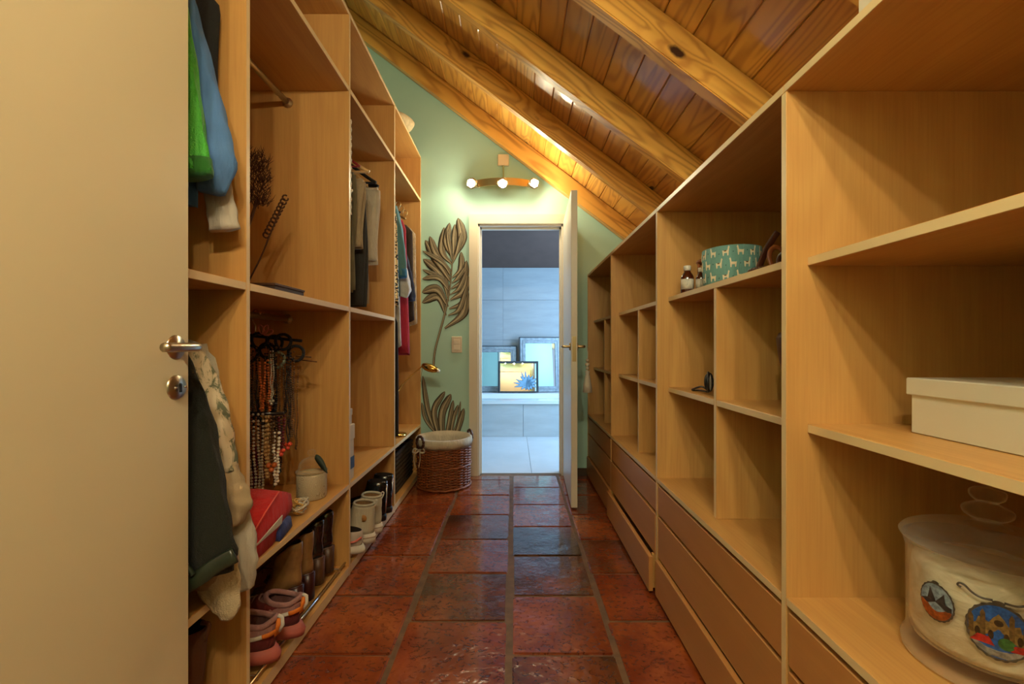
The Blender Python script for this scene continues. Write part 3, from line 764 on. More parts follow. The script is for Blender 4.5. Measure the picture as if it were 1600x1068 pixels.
t = garment('olive_coat', 'dark olive wool coat with leather cuff strap hanging nearest the ivory door edge', 'coat', 1.0, 1.085, .52, -.80, -1.22, OLV, LG, thick=.020, xfb=-.75)
sleeve(t, [(-.775, 1.0, 1.04), (-.757, 1.0, .96), (-.733, 1.0, .85), (-.715, 1.0, .70), (-.702, 1.0, .57), (-.706, 1.0, .525)], [.018, .030, .044, .054, .064, .050], OLV, .5, seed=2)
tube('cuff_strap', bez([(-.722, .958, .512), (-.690, .958, .532), (-.662, .972, .552), (-.630, .985, .568)], 5), [.018]*16, LEA, t, 14, .35)
tube('strap_tab', bez([(-.728, .950, .575), (-.708, .950, .553), (-.700, .952, .54)], 5), .006, LEA, t, 8)
FURM = cloth('olive_fur', (92, 88, 52), 1.0, 200, .5)
sleeve(t, [(-.755, .96, .66), (-.748, .957, .60), (-.742, .957, .53), (-.742, .957, .50)], [.014, .022, .024, .012], FURM, .8, 'fur_trim', seed=12)
# small things on the shelf behind the door
bt = thing('dark_bottle', 'small dark bottle standing on the shelf below the white cuff', 'bottle', (-.93, 1.17, 1.217))
lathe('body', [(.0, 0), (.022, 0), (.023, .01), (.023, .09), (.01, .105), (.01, .12)], (-.93, 1.17, 1.217), plain('dark_bottle_glass', (26, 26, 24), .25), bt, 18)
lathe('cap', [(.0125, .118), (.0125, .14), (0, .141)], (-.93, 1.17, 1.217), plain('wood_cap', (190, 140, 80), .5), bt, 14)

# bay 2, trousers
G2 = 'trousers on the rod of the second bay'
def trousers(name, label, y, zt, zb, xf, xb, mat, cuff=None, th=.018, seed=0, taper=.05):
    t = thing(name, label, 'trousers', ((xf+xb)/2, y, zb), G2)
    rnd = random.Random(seed)
    for s, dz in ((-1, rnd.uniform(0, .03)), (1, 0)):
        R = []; n = 26; m = 12; ph = rnd.uniform(0, 6)
        for i in range(m+1):
            u = i/m; z = zt-(zt-zb-dz)*u
            xa, xc = xb+taper*u, xf-(.0 if u < .15 else 0)-.01*math.sin(u*4+ph)+.0*u
            ring = []
            for j in range(n):
                a = 2*PI*j/n; c, sn = math.cos(a), math.sin(a)
                ring.append(((xa+xc)/2+(xc-xa)/2*math.copysign(abs(c)**.6, c), y+s*th*.9*(min(1, .25+u*3))+th*sn*(1+.2*math.sin(5*a+ph+u*3)), z))
            R.append(ring)
        loft('leg', R, mat, t)
    tube('fold', [(xb+.01, y, zt+.002), (xf-.004, y, zt+.002)], th*.95, mat, t, 10)
    return t
JEANB = cloth('charcoal_denim', (52, 50, 46), .9, 700, .3); BEIT = cloth('stone_chinos', (176, 154, 120), .9, 700); WHT = cloth('off_white_trousers', (204, 192, 168), .9, 700)
trousers('charcoal_jeans', 'charcoal jeans hanging below the folded stone chinos', 2.275, 1.86, 1.245, -.775, -1.12, JEANB, seed=3)
trousers('stone_chinos', 'stone coloured chinos folded over the red hanger by the upright', 2.19, 1.86, 1.53, -.755, -1.15, BEIT, seed=1, taper=.02)
trousers('olive_trousers', 'olive trousers hanging tight against the upright beside the pearl strand', 2.115, 1.87, 1.30, -.775, -1.12, cloth('olive_twill', (120, 112, 84), .9), seed=7, th=.012)
trousers('white_trousers', 'off-white trousers folded over a black hanger in the second bay', 2.46, 1.915, 1.50, -.765, -1.08, WHT, seed=5, taper=-.0)
trousers('cream_trousers', 'narrow cream trousers showing below the off-white pair', 2.37, 1.84, 1.27, -.80, -1.05, cloth('cream_twill', (190, 172, 138), .9), seed=9, th=.010)
hanger(2.11, 'red_hanger', 'dark red hanger holding trousers beside the pearl strand', plain('dark_red_plastic', (122, 24, 28), .4), xf=-.745, r=.006, drop=.24)
hanger(2.30, 'wooden_hanger', 'pale wooden hanger in the second bay', WOODH, xf=-.765, r=.010, drop=.19)
hanger(2.40, 'black_hanger', 'black velvet hanger in the second bay', plain('black_velvet', (24, 22, 22), .9), xf=-.76, r=.009, drop=.21)
hanger(2.56, 'wooden_hanger', 'empty pale wooden hanger beside the off-white trousers', WOODH, xf=-.80, r=.009, drop=.22)
tube('shoulder_arm', bez([(-.82, 2.46, 1.945), (-.785, 2.46, 1.945), (-.768, 2.46, 1.935)], 5), .012, plain('black_velvet', (24, 22, 22), .9), bpy.data.objects['black_hanger'], 8)
# bay 3, long clothes
G3 = 'long clothes in the bay next to the mint wall'
def sequin():
    m, nt, p = newmat('gold_black_sequins'); v = objcoord(nt)
    vo = nd(nt, 'ShaderNodeTexVoronoi', Scale=110.0); nt.links.new(v, vo.inputs['Vector'])
    sp = nt.nodes.new('ShaderNodeSeparateColor'); nt.links.new(vo.outputs['Color'], sp.inputs[0])
    nt.links.new(ramp(nt, sp.outputs[0], [(.42, lin(34, 28, 20)), (.5, lin(214, 190, 140))]), p.inputs['Base Color'])
    p.inputs['Roughness'].default_value = .35; p.inputs['Metallic'].default_value = .3; return m
garment('sequin_dress', 'black and gold sequin dress tight against the upright', 'dress', 2.80, 1.97, 1.30, -.752, -1.22, sequin(), G3, thick=.018, xfb=-.742)
TEAL = cloth('teal_cotton', (92, 142, 148), .85); WLIN = cloth('white_voile', (216, 212, 204), .85)
t = garment('teal_shirt', 'teal cotton shirt beside the sequin dress', 'shirt', 2.895, 1.985, 1.38, -.79, -1.22, TEAL, G3, thick=.022, xfb=-.76)
sleeve(t, [(-.80, 2.88, 1.96), (-.775, 2.875, 1.83), (-.752, 2.87, 1.65), (-.742, 2.865, 1.50)], [.026, .036, .040, .038], TEAL, .7, seed=21, cuff=cloth('deep_teal_cotton', (40, 110, 150), .85))
t = garment('white_blouse', 'white voile blouse hanging between teal shirt and red dress', 'blouse', 2.965, 1.97, 1.03, -.79, -1.22, WLIN, G3, thick=.022, xfb=-.765)
sleeve(t, [(-.775, 2.95, 1.62), (-.748, 2.945, 1.50), (-.738, 2.945, 1.42), (-.75, 2.945, 1.37)], [.030, .038, .042, .030], WLIN, .7, seed=22)
garment('red_dress', 'long red and pink dress hanging between white blouse and dark coat', 'dress', 3.07, 1.985, .985, -.762, -1.22, cloth('red_crepe', (186, 30, 50), .8), G3, thick=.03, xfb=-.735)
t = garment('navy_jacket', 'short navy jacket showing its cuff beside the red dress', 'jacket', 3.15, 1.96, 1.32, -.80, -1.22, cloth('navy_wool', (34, 40, 62), .9), G3, thick=.022, xfb=-.77)
sleeve(t, [(-.80, 3.12, 1.70), (-.765, 3.12, 1.55), (-.745, 3.115, 1.42), (-.742, 3.115, 1.36)], [.03, .036, .038, .036], cloth('navy_wool', (34, 40, 62)), .7, seed=25)
garment('brown_coat', 'long dark brown coat hanging behind the red dress', 'coat', 3.22, 1.98, 1.22, -.752, -1.22, cloth('dark_brown_wool', (58, 42, 28), .9), G3, thick=.026, xfb=-.735)
garment('black_trousers', 'black trousers hanging low over the brass lamp base', 'trousers', 2.90, 1.30, .45, -.775, -1.12, cloth('black_cotton', (22, 21, 22), .9), G3, thick=.024, xfb=-.765)
def plastic():
    m, nt, p = newmat('clear_plastic_film'); out = nt.nodes['Material Output']
    tr = nt.nodes.new('ShaderNodeBsdfTransparent'); mx = nt.nodes.new('ShaderNodeMixShader'); v = objcoord(nt)
    p.inputs['Base Color'].default_value = lin(220, 206, 176); p.inputs['Roughness'].default_value = .22
    f = math_(nt, 'MULTIPLY_ADD', noise(nt, mapping(nt, v, (1, 1, .3)), 40, 3), .8); f.node.inputs[2].default_value = .0
    nt.links.new(f, mx.inputs[0]); nt.links.new(tr.outputs[0], mx.inputs[1]); nt.links.new(p.outputs[0], mx.inputs[2]); nt.links.new(mx.outputs[0], out.inputs[0]); return m
garment('garment_bag', 'clear plastic garment cover over a cream dress beside the mint wall', 'garment bag', 3.32, 1.99, 1.20, -.752, -1.24, plastic(), G3, thick=.035, xfb=-.735)
garment('cream_dress', 'cream dress inside the clear plastic garment cover', 'dress', 3.32, 1.96, 1.26, -.79, -1.2, cloth('cream_silk', (206, 190, 156), .6), G3, thick=.02)
for yy, nm, lab, mt in ((2.895, 'wooden_hanger', 'pale wooden hanger carrying the teal shirt', WOODH), (3.07, 'black_hanger', 'black hanger carrying the red dress', plain('black_velvet', (24, 22, 22), .9)), (3.22, 'gold_hanger', 'gold wire hanger carrying the brown coat', BRASS)):
    hanger(yy, nm, lab, mt, xf=-.80, r=.008, drop=.17, bar=False, hookmat=BRASS)
for k, yy in enumerate((2.93, 3.02, 3.12)):
    tube('spare_hook', bez([(-.80, yy, 1.985), (-.785, yy, 2.01), (-.765, yy, 2.0), (-.765, yy, 1.98), (-.78, yy, 1.97)], 5), .0028, BRASS, bpy.data.objects[('wooden_hanger.002', 'black_hanger.001', 'gold_hanger')[k]], 6)

# pearl strand on the second upright edge
pn = thing('pearl_strand', 'long white pearl strand hanging on the edge of an upright', 'necklace', (XL+.005, 1.995, 1.63))
pts = []
for k in range(60):
    pts.append((XL-.012+.003*math.sin(k), 1.997+.002*math.cos(k*1.7), 2.075-k*.0073))
for k in range(60):
    pts.append((XL-.004+.002*math.sin(k*1.3), 2.001, 2.075-k*.0073))
PEARL = plain('pearl', (226, 216, 196), .25)
beads('pearl_string', pts, .0042, PEARL, pn)
beads('knot', [(XL-.010, 2.004, 1.765), (XL-.004, 2.006, 1.755), (XL-.014, 2.006, 1.748)], .009, PEARL, pn)

# ------------------------------------------------------------------ bay 1: dried stems, box, necklaces
dt = thing('dried_twigs', 'brown bundle of dried twigs leaning behind the first upright', 'dried plant', (-1.12, 1.60, 1.217))
TWG = plain('dried_twig_brown', (78, 44, 22), .9)
rnd = random.Random(5)
tube('stem', bez([(-1.12, 1.60, 1.225), (-1.0, 1.60, 1.42), (-.94, 1.60, 1.58)], 6), .005, TWG, dt, 6)
R_ = []; V = []; Fc = []
for k in range(420):
    b = Vector((-.935+rnd.uniform(-.032, .028), 1.60+rnd.uniform(-.03, .03), 1.55+rnd.uniform(0, .19)))
    d = Vector((rnd.uniform(-.5, .7), rnd.uniform(-.5, .5), rnd.uniform(.3, 1))).normalized()*rnd.uniform(.015, .04)
    if (b+d).x > -.885: d.x = -abs(d.x)
    vv, ff = loft_data(tube_rings([b, b+d*.5+Vector((rnd.uniform(-.003, .003), 0, 0)), b+d], [.0016, .0013, .0005], 3)); o_ = len(V)
    V += vv; Fc += [tuple(i+o_ for i in f) for f in ff]
tw = mesh('twig_tips', V, Fc, TWG, dt); tw['kind'] = 'stuff'
ds = thing('dried_stalk', 'dried stalk with curled seed pods leaning in the bay over the necklaces', 'dried plant', (-1.05, 1.70, 1.217))
tube('stem', bez([(-1.06, 1.70, 1.225), (-1.03, 1.70, 1.30), (-.985, 1.70, 1.39), (-.955, 1.70, 1.465), (-.90, 1.70, 1.60)], 6), .003, TWG, ds, 6)
for k in range(11):
    u = k/10; c = Vector((-.968+.075*u, 1.695, 1.47+.145*u))
    pts = [c+Vector((.011*math.cos(a)+.004, -.004*math.sin(a), .010*math.sin(a)))for a in [PI*1.7*q/9+.8 for q in range(10)]]
    tube('seed_pod', pts, .0032, TWG, ds, 5)
db = thing('dark_box', 'flat dark brown box on the shelf over the necklaces', 'box', (-.94, 1.53, 1.217))
DBX = plain('dark_brown_card', (50, 32, 22), .6)
box('body', -1.06, -.80, 1.46, 1.66, 1.2175, 1.243, DBX, db); box('lid', -1.063, -.797, 1.457, 1.663, 1.243, 1.251, plain('brown_card_lid', (74, 46, 28), .6), db)
box('red_card', -1.02, -.88, 1.50, 1.60, 1.251, 1.256, plain('red_card', (140, 40, 24), .6), db)

RH = thing('ring_hanger', 'black ring hanger full of necklaces on the lower rod', 'hanger', (RX, 1.72, 1.16))
VELV = plain('black_velvet', (24, 22, 22), .9)
tube('hook', bez([(RX+.02, 1.72, 1.165), (RX, 1.72, 1.183), (RX-.018, 1.72, 1.165)], 6)+[Vector((RX-.012, 1.72, 1.14)), Vector((RX, 1.72, 1.12)), Vector((RX, 1.72, 1.08))], .003, CHROME, RH, 6)
ringc = []
for k, (x, z) in enumerate([(-1.06, 1.075), (-1.005, 1.06), (-.955, 1.05), (-.90, 1.055), (-.86, 1.01), (-.985, 1.02), (-.925, .985), (-1.04, 1.01)]):
    c = Vector((x, 1.70+.02*(k % 3), z)); ringc.append(c)
    tube('ring', [c+Vector((.030*math.cos(a), .003*math.sin(2*a), .030*math.sin(a))) for a in [2*PI*q/20 for q in range(21)]], .006, VELV if k not in (6,) else plain('jade_ring', (110, 116, 92), .4), RH, 7)
tube('frame', [(-1.10, 1.745, 1.085), (-.85, 1.745, 1.06)], .006, VELV, RH, 7)
for s in (0, 1): tube('peg', [(-.86, 1.72+.05*s, 1.0-.018*s), (-.80, 1.72+.05*s, .995-.02*s)], .0025, TWG, RH, 6)
fl = thing('flower_clip', 'pink wire flower clip above the necklaces', 'hair clip', (-.96, 1.69, 1.09))
PINK = plain('pink_wire', (206, 128, 110), .4)
for a in (.35, 1.2, 2.0):
    c0 = Vector((-.968, 1.685, 1.085)); d = Vector((math.cos(a), 0, math.sin(a)))
    nn = Vector((-d.z, 0, d.x))
    tube('petal', [c0+d*(.019*(1-math.cos(u)))+nn*(.009*math.sin(u)) for u in [2*PI*q/14 for q in range(15)]], .0025, PINK, fl, 6)
rs = thing('pink_rosette', 'small pink rosette clip beside the pink wire flower', 'hair clip', (-1.035, 1.68, 1.085))
lathe('rosette', [(0, -.006), (.014, -.006), (.016, 0), (.012, .007), (.004, .010), (0, .010)], (-1.035, 1.68, 1.090), PINK, rs, 16, fn=lambda a, z: 1+.12*math.sin(a*2*PI*5))
NG = 'necklaces in the jewellery bay'
GOLD = plain('gold_metal', (212, 168, 92), .3, .5); SILV = plain('silver_metal', (200, 190, 168), .28, .45)
GARN = plain('garnet_bead', (88, 14, 26), .15); CORAL = plain('coral_bead', (206, 70, 44), .3); ORNG = plain('orange_bead', (196, 100, 40), .4)
AMBR = plain('amber_bead', (150, 84, 34), .25); WOODB = plain('wood_bead', (176, 138, 84), .5); BLKB = plain('black_bead', (20, 18, 20), .2); BRNB = plain('bronze_bead', (112, 80, 46), .35, .6)
def necklace(lab, x, y, zt, zb, w, rb, mat, pend=None, pmat=None, seed=0, slant=0):
    t = thing('necklace', lab, 'necklace', (x, y, zb), NG)
    pts = []; Lh = zt-zb; prev = None; acc = 0
    for k in range(401):
        a = PI*k/400; z = zb+Lh*(1-math.sin(a)**.55); xx = x-w*math.cos(a)*(1-.3*math.sin(a))+slant*(zt-z)
        q = Vector((xx, y+.004*math.sin(k*.09+seed), z))
        if prev is None or (q-prev).length >= 1.75*rb: pts.append(q); prev = q
    beads('bead_string', pts, [rb, rb*.85] if seed % 2 else rb, mat, t)
    if pend: beads('pendant', [(x+slant*Lh+dx, y-.004, zb+dz) for dx, dz in ((0, -pend*.6), (pend*.5, pend*.3), (-pend*.5, pend*.2))], pend*.55, pmat or mat, t)
    return t
NK = [('thin black bead strand at the upright end of the ring hanger', -1.075, 1.66, 1.06, .80, .010, .0038, BLKB, None, None, 0),
      ('grey sparkling bead strand hanging next to the black strand', -1.055, 1.645, 1.05, .78, .007, .0032, SILV, None, None, 0),
      ('bronze chain under the heart shaped ring', -1.015, 1.66, 1.03, .74, .010, .0035, BRNB, .012, BRNB, 0),
      ('dark beaded strand with bronze pendant in the middle of the ring hanger', -.995, 1.645, 1.02, .70, .008, .0042, BLKB, .015, BRNB, 0),
      ('orange coral tassel necklace in the middle of the ring hanger', -.955, 1.655, .975, .80, .008, .0055, ORNG, .010, ORNG, 0),
      ('long orange braid strand beside the coral tassel', -.930, 1.66, .985, .765, .005, .0050, ORNG, None, None, 0),
      ('silver ball chain with a star pendant', -.910, 1.64, 1.02, .83, .005, .0030, SILV, .012, SILV, 0),
      ('antique gold strand below the jade ring', -.885, 1.66, .99, .70, .008, .0036, BRNB, None, None, 0),
      ('black cord necklace with red beads at the jar end', -.865, 1.67, 1.0, .66, .008, .0032, BLKB, .017, CORAL, 0),
      ('dark brown leather cord at the jar end of the ring hanger', -.840, 1.68, .985, .64, .007, .0026, plain('brown_cord', (52, 28, 16), .6), None, None, 0),
      ('heavy dark bead necklace across the middle', -.965, 1.70, .90, .72, .040, .0075, BLKB, None, None, 0),
      ('amber seed bead strands at the upright end of the lower tier', -1.070, 1.60, .79, .50, .007, .0042, AMBR, None, None, 0),
      ('second amber strand of tiny beads in the lower tier', -1.048, 1.605, .70, .49, .006, .0036, ORNG, None, None, 0),
      ('gold snake chain on the lower tier', -1.020, 1.60, .79, .60, .007, .0040, GOLD, .010, GOLD, 0),
      ('gold bead strand with small red charm', -.995, 1.605, .79, .57, .007, .0045, GOLD, .010, CORAL, 0),
      ('chunky silver curb chain hanging longest on the lower tier', -.960, 1.585, .79, .435, .010, .0058, SILV, None, None, 0, .05),
      ('second chunky silver curb chain slanting beside the first', -.925, 1.59, .79, .44, .007, .0055, SILV, None, None, 0, .01),
      ('garnet red bead cluster necklace low in the bay', -.975, 1.62, .66, .52, .018, .0080, GARN, .016, GARN, 1),
      ('second garnet cluster necklace behind the silver chain', -.950, 1.63, .65, .53, .022, .0080, GARN, .016, GARN, 1),
      ('pale wooden bead necklace on the lower tier', -.905, 1.60, .78, .55, .006, .0078, WOODB, None, None, 1),
      ('orange flower bead necklace beside the wooden beads', -.885, 1.595, .78, .60, .006, .0060, BRNB, .020, ORNG, 1),
      ('shell and pearl bead strand beside the jar', -.872, 1.60, .72, .53, .008, .0068, PEARL, None, None, 1),
      ('crimson bead necklace with glass drop beside the jar', -.858, 1.61, .79, .65, .008, .0060, GARN, .016, CORAL, 1),
      ('bronze bead strand ending above the wooden tray', -.985, 1.585, .64, .46, .006, .0045, BRNB, None, None, 1)]
for i, a in enumerate(NK):
    necklace(a[0], a[1], a[2], a[3], a[4], a[5], a[6], a[7], a[8], a[9], a[10]+i, a[11] if len(a) > 11 else 0)
rnd = random.Random(31)
for k in range(15):
    necklace(('plain thin black bead strand in the thick of the ring hanger', 'plain thin black bead strand in the thick of the ring hanger', 'dull bronze bead strand in the thick of the ring hanger')[k % 3], -1.08+.0155*k+rnd.uniform(-.004, .004), 1.685+rnd.uniform(-.006, .02), 1.05-rnd.uniform(0, .05), .70+rnd.uniform(-.03, .08), .006, .0042, (BLKB, BLKB, BRNB)[k % 3], None, None, 2*k)
for k in range(10):
    necklace(('fine amber strand among the chains on the necklace stand', 'fine black strand among the chains on the necklace stand', 'fine gold strand among the chains on the necklace stand', 'fine bronze strand among the chains on the necklace stand', 'fine black strand among the chains on the necklace stand')[k % 5], -1.08+.023*k+rnd.uniform(-.004, .004), 1.625+rnd.uniform(-.004, .006), .79, .50+rnd.uniform(-.03, .12), .006, .0042, (AMBR, BLKB, GOLD, BRNB, BLKB)[k % 5], None, None, 2*k)
nb = thing('necklace_stand', 'wooden necklace stand with disc end and crossbar on the shelf', 'jewellery stand', (-.98, 1.64, .415))
tube('crossbar', [(-1.09, 1.60, .792), (-.845, 1.60, .792)], .006, BLKB, nb, 8)
tube('post', [(-.99, 1.66, .425), (-.99, 1.66, .78), (-.99, 1.60, .795)], .008, BLKB, nb, 8)
box('tray', -1.10, -.885, 1.55, 1.73, .4155, .430, plain('dark_wood_tray', (96, 66, 34), .5), nb)
dsc = loft('disc', [[(-1.068+.032*math.cos(2*PI*k/24), 1.575+t, .845+.032*math.sin(2*PI*k/24)) for k in range(24)] for t in (0, .008)], plain('pale_wood_disc', (196, 152, 92), .5), nb)
tube('disc_pin', [(-1.068, 1.58, .815), (-1.068, 1.59, .79)], .003, BRASS, dsc, 6)
# lidded jar
jr = thing('ceramic_jar', 'small cream ceramic jar with glass dome lid beside the necklaces', 'jar', (-.835, 1.80, .415))
def jarmat():
    m, nt, p = newmat('embossed_cream_ceramic'); v = objcoord(nt, False)
    vo = nd(nt, 'ShaderNodeTexVoronoi', Scale=30.0); nt.links.new(v, vo.inputs['Vector'])
    sn = math_(nt, 'SINE', math_(nt, 'MULTIPLY', vo.outputs['Distance'], 45.0))
    nt.links.new(ramp(nt, sn, [(.72, lin(196, 182, 150)), (.95, lin(150, 134, 100))]), p.inputs['Base Color']); p.inputs['Roughness'].default_value = .5; bump(nt, p, sn, .3, .002); return m
lathe('body', [(0, 0), (.053, 0), (.058, .006), (.058, .098), (.055, .104), (.050, .104), (.050, .03), (0, .03)], (-.835, 1.80, .4155), jarmat(), jr, 36)
GLS = gmat('lid_glass', (.95, .93, .86, 1))
lathe('dome_lid', smooth_prof([(.060, .106), (.061, .112), (.052, .118), (.048, .14), (.036, .156), (.014, .166), (.010, .172), (.016, .182), (.012, .194), (0, .198)]), (-.835, 1.80, .4155), GLS, jr, 32, cap0=True)
fe = thing('green_feather', 'dark green feather lying on the jar lid', 'feather', (-.80, 1.80, .56))
R = []
for k in range(11):
    u = k/10; w = .016*math.sin(PI*min(1, .12+u*.88))**.7+.0008; c = Vector((-.805+.055*u, 1.765-.01*u, .592-.035*u-.03*u*u))
    R.append([c+Vector((.3*w, 0, w)), c+Vector((0, -.003, 0)), c-Vector((.3*w, 0, w)), c+Vector((0, .003, 0))])
loft('vane', R, plain('dark_green_feather', (46, 58, 46), .6), fe)
# red bag with white wedge and blue base
rb = thing('folded_bag', 'red folded cloth bag with white wedge and blue panel at the shelf edge', 'bag', (-.83, 1.42, .415))
REDM = cloth('red_nylon', (200, 16, 8), .75, 300); BLU = cloth('blue_nylon', (42, 54, 120), .6, 300); WHN = cloth('white_nylon', (214, 206, 188), .7, 300)
def poly_slab(name, P, th, mat, par):
    V = [Vector(p) for p in P]; n = len(V); nrm = (V[1]-V[0]).cross(V[2]-V[0]).normalized()
    W = [v+nrm*th for v in V]; V = V+W
    return mesh(name, V, [tuple(range(n)), tuple(range(2*n-1, n-1, -1))]+[(i, (i+1) % n, n+(i+1) % n, n+i) for i in range(n)], mat, par, smooth=False)
def bagloft(name, prof, mat):
    R = []
    for y, xf, xb, z0, z1 in prof:
        R.append([(xf, y, z0), (xf+.006, y, (z0+z1)/2-.02), (xf, y, z1-.01), ((xf+xb)/2, y, z1), (xb, y, z1-.015), (xb, y, z0)])
    return loft(name, R, mat, rb)
bagloft('body', [(1.238, -.752, -.95, .417, .515), (1.28, -.75, -.96, .417, .54), (1.36, -.755, -.96, .417, .565), (1.42, -.765, -.95, .425, .575), (1.48, -.775, -.94, .455, .555), (1.535, -.785, -.90, .462, .53), (1.56, -.80, -.86, .475, .505)], REDM)
bagloft('blue_base', [(1.39, -.752, -.93, .417, .455), (1.45, -.757, -.93, .417, .47), (1.50, -.768, -.90, .417, .465), (1.53, -.785, -.87, .417, .445)], BLU)
poly_slab('white_wedge', [(-.7415, 1.240, .462), (-.7425, 1.40, .497), (-.7445, 1.40, .470)], .003, WHN, rb)
tube('seam', [(-.744, 1.235, .50), (-.741, 1.30, .545), (-.755, 1.40, .572)], .0025, plain('light_red_seam', (226, 90, 70), .6), rb, 6)
br_ = thing('bracelet_pile', 'crumpled pile of silver and gold bracelets on the shelf edge', 'bracelet', (-.80, 1.62, .415))
rnd = random.Random(9)
for k in range(18):
    c = Vector((-.80+rnd.uniform(-.022, .022), 1.62+rnd.uniform(-.03, .03), .434+.007*(k % 5))); ax = Euler((rnd.uniform(-.5, .5), rnd.uniform(-.5, .5), 0)).to_matrix()
    r = rnd.uniform(.012, .024)
    P = [c+ax @ Vector((r*math.cos(2*PI*q/22), r*math.sin(2*PI*q/22), 0)) for q in range(22)]
    P = [Vector((p.x, p.y, max(p.z, .4215))) for p in P]
    beads('bracelet', P, rnd.uniform(.004, .006), SILV if k % 2 else GOLD, br_)

# ------------------------------------------------------------------ shoes
def foot_ring(z, xb, xf, hw, n=30, heel_h=0, L=.26, sx=0):
    out = []
    for j in range(n):
        t = 2*PI*j/n; c, s = math.cos(t), math.sin(t)
        x = (xb+xf)/2+(xf-xb)/2*math.copysign(abs(c)**.85, c)
        u = max(0, min(1, x/L)); wd_ = .80+.28*math.sin(PI*min(1, u*.85+.12))-.10*max(0, u-.8)*5*.6
        lift = heel_h*(1-min(1, max(0, (u-.12)/.58)))
        lift = heel_h*(1 if u < .12 else max(0, 1-((u-.12)/.58))**1.2 if u < .70 else 0)
        out.append((x, hw*wd_*s, z+lift))
    return out
def shoe(name, label, loc, rz, tilt, upper, sole, group, L=.26, W=.046, shaft=.10, sole_h=.025, collar=(.0, .11), heel=0, lining=None, extra=None, shaft_mat=None, flare=0, cat='shoe', toe_h=.055):
    """local x: heel (0) to toe (L); toes point towards the wardrobe back"""
    t = thing(name, label, cat, loc, group, (0, tilt, rz))
    # sole
    loft('sole', [foot_ring(0, -.004-flare, L, W*1.02, heel_h=heel, L=L), foot_ring(sole_h*.5, -.006-flare, L+.004, W*1.06, heel_h=heel, L=L), foot_ring(sole_h, -.002-flare*.3, L, W*1.0, heel_h=heel, L=L)], sole, t, local=True)
    h = shaft; c0, c1 = collar
    prof = [(sole_h*.9, 0, L-.004, W*.97), (sole_h+.022, -.001, L-.010, W*.97), (sole_h+toe_h*.75, .000, L*.80, W*.90), (sole_h+toe_h, .002, L*.66, W*.84), (sole_h+toe_h+.018, .004, L*.56, W*.80)]
    z0 = sole_h+toe_h+.018
    if h > z0+.015:
        for k in range(1, 5):
            u = k/4; prof.append((z0+(h-z0)*u, .004+(c0-.004)*u-.002*math.sin(u*PI), L*.56+(c1-L*.56)*math.sqrt(u), W*(.80-.02*math.sin(u*PI))))
    rings = [foot_ring(z, a, b, w, heel_h=heel, L=L) for z, a, b, w in prof]
    zt, a, b, w = prof[-1]
    inner = [foot_ring(zt+.002, a+.005, b-.005, w*.88, heel_h=heel, L=L), foot_ring(zt-.03, a+.007, b-.007, w*.84, heel_h=heel, L=L), foot_ring(max(sole_h+.012, zt-.09), a+.01, b-.012, w*.75, heel_h=heel, L=L)]
    loft('upper', rings+inner[:1], upper, t, cap0=True, cap1=False, local=True)
    loft('lining', inner, lining or plain('dark_lining', (40, 30, 24), .9), t, cap0=False, local=True)
    if heel:
        hw = W*.62
        R = []
        for z, k in ((-heel*0+.0, 1.0), (heel*.5, .94), (heel+.004, 1.06)):
            R.append([(x*k+.002, y*k, z) for x, y in ((-.004, -hw*.7), (.008, -hw), (.052, -hw), (.056, 0), (.052, hw), (.008, hw), (-.004, hw*.7), (-.008, 0))])
        loft('heel', R, extra or sole, t, local=True)
    return t
# wire racks
def rack(y0, y1, label):
    t = thing('shoe_rack', label, 'shoe rack', (-.9, (y0+y1)/2, .045), 'chrome shoe racks in the bottom bays')
    xf, xb = -.762, -1.10
    for x, z in ((xf, .062), (-.90, .064), (xb, .070)): tube('rail', [(x, y0, z), (x, y1, z)], .005, CHROME, t, 10)
    for yy in (y0+.06, y1-.06):
        tube('side_wire', [(xf, yy, .062), (-.90, yy, .064), (xb, yy, .070)], .003, CHROME, t, 8)
        for x, z in ((xf, .062), (xb, .070)): tube('foot', [(x, yy, z), (x, yy, .0475)], .003, CHROME, t, 8)
    return t
rack(LP[1]+.012, LP[2]-.012, 'chrome wire shoe rack under the necklace bay')
rack(LP[2]+.012, LP[3]-.012, 'chrome wire shoe rack under the second bay with white boots')
SG = 'shoes in the bottom bays of the wardrobe'
MAU = cloth('mauve_mesh', (176, 128, 122), .8, 600, .15); WINE = cloth('wine_mesh', (112, 34, 36), .85, 600, .2)
PKS = plain('rose_foam_sole', (176, 92, 80), .6); ORA = plain('orange_suede', (226, 124, 36), .7); WHF = plain('white_rubber', (214, 206, 192), .5)
